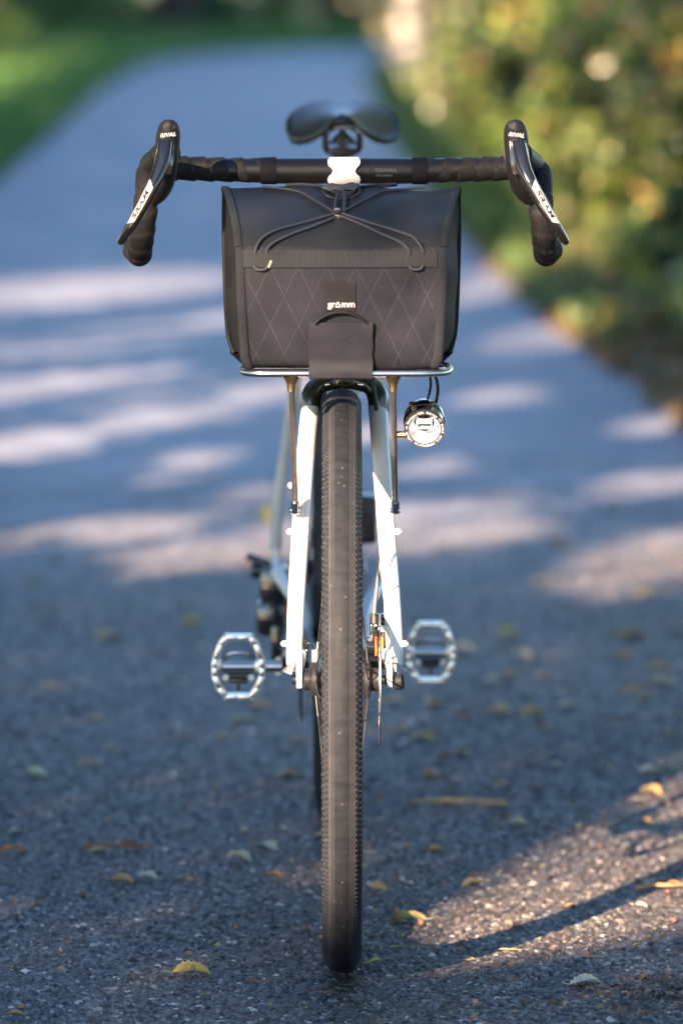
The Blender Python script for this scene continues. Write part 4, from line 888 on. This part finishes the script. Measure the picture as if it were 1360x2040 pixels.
# ---- front rack with lamp
rk = MB(); RZ = .7465
rail = spline([(-.104, -.04, RZ), (-.1140, -.075, RZ), (-.1165, -.115, RZ), (-.1140, -.150, RZ), (-.1030, -.1655, RZ), (-.080, -.170, RZ), (0, -.171, RZ), (.084, -.170, RZ), (.1100, -.1655, RZ), (.1235, -.150, RZ), (.1280, -.115, RZ), (.1265, -.075, RZ), (.115, -.04, RZ)], .006)
rk.add(*sweep(rail, .0042, 16)); rk.add(*sweep([(-.1145, -.085, RZ-.001), (.1275, -.085, RZ-.001)], .0035, 12)); rk.add(*sweep([(CX, -.168, RZ-.001), (CX, .088, RZ-.004)], .0035, 12)); RACK = rk.build('front_rack', M_railst, BIKE)
for s, x0, x1 in ((-1, -.0588, -.0563), (1, .0603, .0652)):
    b = MB(); pth = spline([(x0, -.165, RZ-.002), (x0+(x1-x0)*.1, -.152, .729), (x0+(x1-x0)*.5, -.075, .657), (x1, .012, .568)], .01)
    b.add(*sweep(pth, .0037, 14)); S_ = b.build('strut', M_steel, RACK)
    f_ = MB(); f_.add(*lathe([(.0105, .0060), (.0072, .0012), (.0052, -.004), (.0044, -.012)], (x0, -.1655, RZ-.0095), (0, -.06, 1), 18)); f_.build('brazing', M_brass, S_)
    e = MB(); e.add(*cyl((x1-.006, .010, .563), (x1+.006, .010, .563), .0046, 14, .001)); e.add(*cyl((x1, .010, .560), (x1, .004, .575), .0052, 14, .001)); e.build('strut_bolt', M_alu, S_)
# lamp: stub from the right strut, round housing tilted down a little
LP = Vector((.0985, -.100, .6755)); TILT = math.radians(19)
lm = MB(); lm.add(*lathe([(.0002, .0445), (.0140, .044), (.0195, .041), (.0222, .034), (.0232, .020), (.0236, .004), (.0238, .0), (.0236, -.002)], (0, 0, 0), (0, 1, 0), 48))
lm.add(*rbox((-.014, .020, .0190), (.009, .012, .009), .002)); lm.add(*disc_caps([(.0240, .028), (.0246, .026), (.0246, .018), (.0240, .016)], (0, 0, 0), (0, 1, 0), 48))
LAMP = lm.build('headlight', M_blackgloss, BIKE); LAMP.location = LP; LAMP.rotation_euler = (TILT, 0, 0)
b = MB(); b.add(*lathe([(.0238, .0005), (.0240, -.0030), (.0232, -.0042), (.0198, -.0042), (.0192, -.0030), (.0192, .004)], (0, 0, 0), (0, 1, 0), 64)); b.build('bezel', M_black, LAMP)
b = MB(); b.add(*lathe([(.0190, -.0036), (.0186, -.0020), (.0180, .002), (.0165, .010), (.012, .016), (.006, .019), (.0002, .020)], (0, 0, 0), (0, 1, 0), 32)); b.build('reflector', mat('mirror_silver', (.80, .85, .93), .28, metal=.7), LAMP)
for (x, z, w_, h_, d_, yy_) in ((0, .0068, .018, .0035, .010, .004), (-.0085, .005, .0022, .011, .008, .005), (.0085, .005, .0022, .011, .008, .005), (0, -.0015, .016, .0018, .009, .005), (-.0135, .002, .002, .008, .006, .004), (.0135, .002, .002, .008, .006, .004), (0, .0028, .012, .004, .003, .010)):
    b = MB(); b.add(*rbox((x, yy_, z), (w_, d_, h_), .0006)); b.build('facet', mat('mirror_silver'), LAMP)
b = MB(); b.add(*rbox((0, .002, -.0046), (.006, .001, .0009), 0)); b.add(*rbox((0, .002, -.0068), (.019, .001, .0005), 0)); b.build('led_mark', M_dark, LAMP)
M_lens = mat('clear_lens', (1, 1, 1), .03); _n, _l, _b = nodes_of(M_lens)
_t = _n.new('ShaderNodeBsdfTransparent'); _m = _n.new('ShaderNodeMixShader'); _fr = _n.new('ShaderNodeFresnel'); _fr.inputs[0].default_value = 1.45; _g = _n.new('ShaderNodeBsdfGlossy'); _g.inputs['Roughness'].default_value = .03
_l.new(_fr.outputs[0], _m.inputs[0]); _l.new(_t.outputs[0], _m.inputs[1]); _l.new(_g.outputs[0], _m.inputs[2]); _l.new(_m.outputs[0], _n['Material Output'].inputs[0])
b = MB(); b.add(*lathe([(.0192, -.0030), (.0150, -.0040), (.008, -.0046), (.0002, -.0048)], (0, 0, 0), (0, 1, 0), 40)); b.build('lens', M_lens, LAMP)
b = MB()
def ring_text(s, a0, flip=False, size=.0040):
    adv = math.radians(6.6); a_ = a0-(adv*(len(s)-1)/2)*(1)
    for k, ch in enumerate(s):
        if ch != ' ':
            tv, tf = text_mesh(ch, size, 0, .00004); a = math.radians(90)-(a_+k*adv); cx_, cz_ = .0215*math.cos(a), .0215*math.sin(a)
            b.add(facing(tv, (cx_, -.00445, cz_), (math.sin(a), 0, -math.cos(a)), (math.cos(a), 0, math.sin(a))), tf)
for s, a in (('SON', -14), ('Edelux II', 34), ('K1267', 88), ('6V/2,4W', 135), ('CE', 167), ('Edelux II', 205), ('Made in Germany', 285)): ring_text(s, math.radians(a))
b.build('lettering', M_print, LAMP)
b = MB(); b.add(*sweep(spline([(.0615, -.080, .6650), (.070, -.082, .6655), (.0800, -.084, .6655)], .003), [.0052, .0045, .0040, .0040, .0040, .0040, .0040][:len(spline([(.0615, -.080, .6650), (.070, -.082, .6655), (.0800, -.084, .6655)], .003))] if False else .0042, 14)); b.build('lamp_mount', M_brass, RACK)
for pts, r_ in (([(.1030, -.10, .745), (.1062, -.085, .728), (.1045, -.068, .712), (.1005, -.060, .699)], .0015), ([(.1070, -.10, .745), (.1128, -.085, .733), (.1150, -.070, .718), (.1130, -.060, .702), (.1100, -.058, .690)], .0019)):
    b = MB(); b.add(*sweep(spline(pts, .004), r_, 8)); b.build('lamp_cable', M_cable, RACK)

# ------------------------------------------------------------------ handlebar bag (rests on the rack)
BAG = tag(empty('handlebar_bag', (0, -.08, .75)), 'black fabric handlebar bag with crossed elastic cords resting on the front rack', 'bag')
def bobj(mb, name, m, parent=None, auto=45):
    par = parent or BAG; o = mb.build(name, m, None, True, auto); o.parent = par
    base = Vector((0, -.08, .75)); o.data.transform(Matrix.Translation(-base)); return o
PROF = [(-.145, .7505), (-.160, .7530), (-.1675, .765), (-.1725, .80), (-.1755, .84), (-.1762, .868), (-.1755, .884), (-.172, .8945), (-.160, .9075), (-.135, .9200), (-.10, .9325), (-.05, .9460), (-.01, .9535), (.010, .9550), (.022, .950)]
pf_ = spline([(y, z, 0) for y, z in PROF], .006)[:, :2]
ARC = np.r_[0, np.cumsum(np.hypot(*np.diff(pf_, axis=0).T))]
iflap = int(np.argmin(np.abs(pf_[:, 1]-.893)))
def halfw(y, z): return float(np.interp(y, [-.176, -.16, .01], [.1215, .1232, .1420])) if z > .893 else float(np.interp(z, [.750, .765, .84, .893], [.1120, .1165, .1205, .1215]))
def dent(u, s, z):   # gentle sag and creases of the cloth
    return .0032*math.sin(u*19+s*24)*(.5+.5*math.sin(u*7+1.2))+.0030*math.cos(u*math.pi/2/.13)*math.sin(max(0, min(1, (z-.75)/.15))*math.pi)+.0024*math.sin(u*46-s*52)*max(0, u/.12)
NXB = 44
def sheet(i0, i1, mb):
    V, F, UV = [], [], []
    for i in range(i0, i1+1):
        y, z = pf_[i]; w = halfw(y, z); t_ = pf_[min(len(pf_)-1, i+1)]-pf_[max(0, i-1)]; t_ = t_/np.hypot(*t_); ny, nz = -t_[1], t_[0]
        for k in range(NXB+1):
            s = k/NXB*2-1; x = s*w; d_ = dent(x, ARC[i], z)*(1-abs(s)**6)
            V.append((x, y+ny*d_, z+nz*d_)); UV.append((x, ARC[i]))
    n = NXB+1
    for i in range(i1-i0):
        for k in range(NXB): p0 = i*n+k; F.append((p0, p0+1, p0+n+1, p0+n))
    mb.add(V, F, UV)
mb = MB(); sheet(0, iflap, mb); bobj(mb, 'front_panel', M_xpac)
mb = MB(); sheet(iflap, len(pf_)-1, mb); bobj(mb, 'flap', M_flap)
mb = MB(); mb.add([(-.141, .018, .951), (.141, .018, .951), (.135, .012, .755), (-.135, .012, .755), (-.112, -.145, .7508), (.112, -.145, .7508)], [(0, 1, 2, 3), (3, 2, 5, 4)]); bobj(mb, 'back_panel', M_side, auto=10)
for s in (-1, 1):
    V, F, UV = [], [], []; NU, NV = 14, 22
    for j in range(NV+1):
        v = j/NV; zf = .7515+(.896-.7515)*v; yf = float(np.interp(zf, pf_[:iflap+2, 1], pf_[:iflap+2, 0])); xf = halfw(yf, zf)-.001
        yb = .015; zb = .755+(.950-.755)*v; xb = float(np.interp(v, [0, .15, .6, .85, 1], [.130, .1365, .1405, .1415, .1425]))
        for k in range(NU+1):
            u = k/NU; x = xf+(xb-xf)*u; y = yf+(yb-yf)*u; z = zf+(zb-zf)*u
            if v < .10: z += (.1-v)*.09*math.sin(math.pi*u)
            x += .006*math.sin(math.pi*u)*math.sin(math.pi*min(1, v*1.3))*(1 if v < .77 else 1)+.0008*math.sin(v*17+u*5+s)+.0006*math.sin(v*7.3-u*11)
            x -= .017*max(0, (v-.62)/.38)**1.2*math.sin(math.pi*u)**.7
            z -= .004*max(0, (v-.9)/.1)
            V.append((s*x, y, z)); UV.append((u*.18, v*.2))
    for j in range(NV):
        for k in range(NU): p0 = j*(NU+1)+k; F.append((p0, p0+1, p0+NU+2, p0+NU+1))
    mb = MB(); mb.add(V, F, UV); bobj(mb, 'side_gusset', M_side)
    # ribbed binding up the front corner, smooth binding along the flap edge
    e1, e2 = [], []
    for i in range(0, iflap+1): y, z = pf_[i]; e1.append((s*(halfw(y, z)-.0035), y-.0006, z))
    for i in range(iflap, len(pf_)): y, z = pf_[i]; e2.append((s*(halfw(y, z)-.002), y-.0004, z+.0003))
    mb = MB(); V, F, UV = sweep(e1, (.0056), 16, up=(1, 0, 0)); 
    Vn = []
    P1 = np.array(e1); seg = 16
    T1 = np.gradient(P1, axis=0); T1 /= np.linalg.norm(T1, axis=1)[:, None]
    V2, F2, UV2 = sweep(e1, [(.0056, .0018)]*len(e1), 16, up=(1, 0, 0)); mb.add(V2, F2, UV2); bobj(mb, 'binding', M_bind)
    mb = MB(); mb.add(*sweep(e2, [(.0050, .0022)]*len(e2), 16, up=(1, 0, 0))); bobj(mb, 'binding', M_bind2)
    # rear edge binding
    mb = MB(); mb.add(*sweep(spline([(s*.1415, .016, .9500), (s*.1420, .016, .90), (s*.1402, .016, .82), (s*.1370, .014, .775), (s*.130, .004, .755)], .01), .0028, 10)); bobj(mb, 'binding', M_bind2)
def on_bag(x, z, lift=.0):                                      # a point on the front/flap surface at height z
    zz = pf_[:, 1]; k = int(np.argmax(zz)); y = float(np.interp(z, zz[:k+1], pf_[:k+1, 0])); i = int(np.argmin(np.abs(zz[:k+1]-z)))
    t_ = pf_[min(len(pf_)-1, i+1)]-pf_[max(0, i-1)]; t_ = t_/np.hypot(*t_); ny, nz = -t_[1], t_[0]; d_ = dent(x, ARC[i], z)*(1-min(1, abs(x)/halfw(y, z))**6)+lift
    return (x, y+ny*d_, z+nz*d_)
def strip(name, x0, x1, z0, z1, lift, m, nx=30, nz=8, thick=.0012, wav=0.):
    V, F, UV = [], [], []
    for L in (lift+thick, lift-.0005):
        for j in range(nz+1):
            for k in range(nx+1):
                x = x0+(x1-x0)*k/nx; z = z0+(z1-z0)*j/nz; V.append(on_bag(x, z, L+wav*math.sin(k*1.9+j)*(1 if L > lift else .6))); UV.append((x, z))
    n = nx+1; a = (nz+1)*n
    for j in range(nz):
        for k in range(nx): p0 = j*n+k; F += [(p0, p0+1, p0+n+1, p0+n), (a+p0, a+p0+n, a+p0+n+1, a+p0+1)]
        for k in (0, nx): p0 = j*n+k; F.append((p0, p0+n, a+p0+n, a+p0))
    for k in range(nx):
        for j in (0, nz): p0 = j*n+k; F.append((p0, a+p0, a+p0+1, p0+1))
    mb = MB(); mb.add(V, F, UV); return bobj(mb, name, m)
WEB = strip('webbing', -.1145, .1115, .8715, .8905, .0012, M_web, 60, 6, .0014, .0003)
for x in (-.0965, -.0915, -.083, -.048, .0085, .042, .0760, .0815, .0915, .0965):                             # bar-tack stitch rows
    mb = MB()
    for k in range(7): p = on_bag(x, .8735+.0026*k, .0027); mb.add(*rbox(p, (.0009, .0006, .0016), 0))
    bobj(mb, 'stitching', M_black, WEB)
strip('label', -.0205, .0164, .8215, .8545, .0010, M_patch if False else fabric('label_weave', (.014, .013, .016), (.018, .017, .020), .6), 10, 8, .0008)
LB = MB()
def put_text(s, size, x, z, off, align):
    tv, tf = text_mesh(s, size, 0, off, 0, align); LB.add([Vector(on_bag(x+v.x, z+v.y, .0024)) for v in tv], tf)
put_text('gr', .0106, -.0160, .8290, .00010, 'LEFT'); put_text('mm', .0106, -.0004, .8290, .00010, 'LEFT')
def bar_seg(p, q_, w):
    p, q_ = Vector(p), Vector(q_); d = (q_-p).normalized(); n_ = Vector((-d.y, d.x))*w/2; V = [p-n_, q_-n_, q_+n_, p+n_]
    LB.add([Vector(on_bag(a_.x, a_.y, .0024)) for a_ in V], [(0, 1, 2, 3)])
bar_seg((-.0068, .8272), (-.0042, .8318), .0010); bar_seg((-.0042, .8318), (-.0016, .8272), .0010); bar_seg((-.0072, .8262), (-.0012, .8262), .0008)
LBO = bobj(LB, 'lettering', M_print)
# strap that wraps the rack rail, folded double, with box stitching
V, F, UV = [], [], []; prof_s = []
for k in range(15): z = .8075-.0505*k/14; p = on_bag(0, max(z, .7655), 0); prof_s.append((p[1]-.0050-(.0014 if k > 8 else 0)*min(1, (k-8)/3), z))
prof_s += [(-.1790, .7530), (-.1795, .7465), (-.1780, .7418), (-.1735, .7398), (-.168, .7400), (-.160, .7425)]
NS = 16
for L in (0, .0022):
    for i, (y, z) in enumerate(prof_s):
        for k in range(NS+1):
            x = -.0381+.0745*k/NS; V.append((x+.0004*math.sin(z*300), y+L+.0006*math.sin(x*90+z*120), z+(0 if i < 17 else L))); UV.append((x, z))
n = NS+1; a = len(prof_s)*n
for i in range(len(prof_s)-1):
    for k in range(NS): p0 = i*n+k; F += [(p0, p0+1, p0+n+1, p0+n), (a+p0, a+p0+n, a+p0+n+1, a+p0+1)]
    for k in (0, NS): p0 = i*n+k; F.append((p0, p0+n, a+p0+n, a+p0))
for i in (0, len(prof_s)-1):
    for k in range(NS): p0 = i*n+k; F.append((p0, a+p0, a+p0+1, p0+1))
mb = MB(); mb.add(V, F, UV); STRAP = bobj(mb, 'strap', M_patch)
def ysurf(z): return float(np.interp(z, [p[1] for p in prof_s[:18]][::-1], [p[0] for p in prof_s[:18]][::-1]))
mb = MB()
def stitch(p, q_):
    p, q_ = Vector(p), Vector(q_); L = (q_-p).length; m_ = int(L/.0024); ang = math.atan2(q_.y-p.y, q_.x-p.x)
    for k in range(m_): c_ = p.lerp(q_, (k+.5)/m_); mb.add(*rbox((c_.x, ysurf(c_.y)-.0002, c_.y), (.0015, .0008, .0006), 0, Matrix.Rotation(-ang, 3, 'Y')))
x0, x1, z0, z1 = -.0360, .0343, .7685, .8052
for a_, b_ in (((x0, z0), (x1, z0)), ((x0, z1), (x1, z1)), ((x0, z0), (x0, z1)), ((x1, z0), (x1, z1)), ((x0, z1), (x1, z0)), ((x0, z0), (x1, z1))): stitch(a_, b_)
bobj(mb, 'stitching', M_black, STRAP)
PT = MB(); arcp = [on_bag(x, z, .0050) for x, z in spline([(-.0310, .8070, 0), (-.0250, .8135, 0), (-.0120, .8195, 0), (-.001, .8208, 0), (.0110, .8190, 0), (.0240, .8125, 0), (.0300, .8070, 0)], .004)[:, :2]]
PT.add(*sweep(arcp, [(.0012, .0055)]*len(arcp), 12, up=(0, -.2, 1))); bobj(PT, 'pull_loop', M_web)
# elastic cords: crossed over the flap, held by a small metal hook, tied to the bar
def cord(pts, r=.00165):
    P_ = spline(pts, .004); mb = MB(); mb.add(*sweep(P_, r, 10)); return bobj(mb, 'elastic_cord', M_cord)
L_ = .0030
HX, HZ = -.0050, .9290
def c2(*xz): return [on_bag(x, z, L_+(l[0] if l else 0)) for x, z, *l in xz]
cord(c2((-.1000, .8860, -.001), (-.1000, .8905, .0015), (-.0935, .9000, .002), (-.075, .9105, .001), (-.042, .9205, .001), (-.0085, .9290, .001)))
cord(c2((-.0870, .8860, -.001), (-.0865, .8905, .0015), (-.0800, .8960, .002), (-.060, .9060, .001), (-.034, .9160, .001), (-.0065, .9262, .001)))
cord(c2((.0790, .8860, -.001), (.0785, .8905, .0015), (.0680, .8985, .002), (.048, .9085, .001), (.022, .9185, .001), (-.0015, .9270, .001)))
cord(c2((.0950, .8860, -.001), (.0945, .8905, .0015), (.0840, .9025, .002), (.062, .9120, .001), (.030, .9205, .001), (.0010, .9290, .001)))
cord(c2((-.0080, .9300, .001), (-.030, .9410), (-.050, .9490), (-.075, .9525, 0), (-.095, .9535, .001)))
cord(c2((.0015, .9305, .001), (.030, .9410), (.052, .9490), (.078, .9530, 0), (.100, .9540, .001)))
cord(c2((-.0085, .9300, .002), (-.0065, .9380, .004))+[(-.0030, -.060, .9545)])
cord(c2((.0030, .9300, .002), (.0035, .9380, .004))+[(.0030, -.060, .9550)])
cord([(-.066, .040, .9575), (-.045, .015, .9590), (-.018, -.030, .9580), (.0, -.055, .9560), (.018, -.030, .9580), (.045, .02, .9580), (.066, .040, .9585)], .0019)
cord([(-.0665, .044, .9560), (-.04, .02, .9565), (-.010, -.035, .9550), (.012, -.035, .9555), (.040, .012, .9560), (.0665, .044, .9570)], .0017)
for x in (-.0938, .0868):
    cord([Vector(on_bag(x-.0075, .8735, .0032)), Vector(on_bag(x-.006, .8700, .0045)), Vector(on_bag(x, .8688, .0050)), Vector(on_bag(x+.006, .8700, .0045)), Vector(on_bag(x+.0075, .8735, .0032))], .0017)
hk = MB(); p = Vector(on_bag(HX, HZ, .0058)); hk.add(*rbox(p, (.0066, .0030, .0145), .001, Matrix.Rotation(.9, 3, 'X'))); hk.add(*rbox(p+Vector((0, -.0030, -.0055)), (.0064, .0014, .0052), .0005, Matrix.Rotation(.2, 3, 'X'))); bobj(hk, 'hook', M_steel)
bk = MB(); ringp = [(0+.0220*math.cos(t), -.048-.010*math.sin(t)*1.0, .9528-.0070*math.sin(t)+.0015*math.cos(2*t)) for t in np.linspace(0, 2*math.pi, 33)[:-1]]
bk.add(*sweep(ringp, .0017, 8, closed=True)); bobj(bk, 'buckle_ring', M_black)
bk = MB(); bk.add(*prism([(-.024, 0), (-.012, .0055), (0, .0030), (.012, .0065), (.022, .0040), (.016, -.0035), (0, -.0010), (-.014, -.0045)], -.001, .001, .0004, lambda v: Vector((v.x, -.052+v.y+v.z*.3, .9585+v.z)))); bobj(bk, 'buckle', M_black)
twl = MB(); twl.add(*prism([(-.0017, -.004), (.001, -.0045), (.0020, .003), (-.0006, .0045)], -.0006, .0006, .0003, lambda v: Vector(on_bag(-.0835+v.x+v.z*.3, .8755+v.z, .0040+v.y)))); bobj(twl, 'cord_tip', mat('straw_tip', (.42, .34, .20), .6))
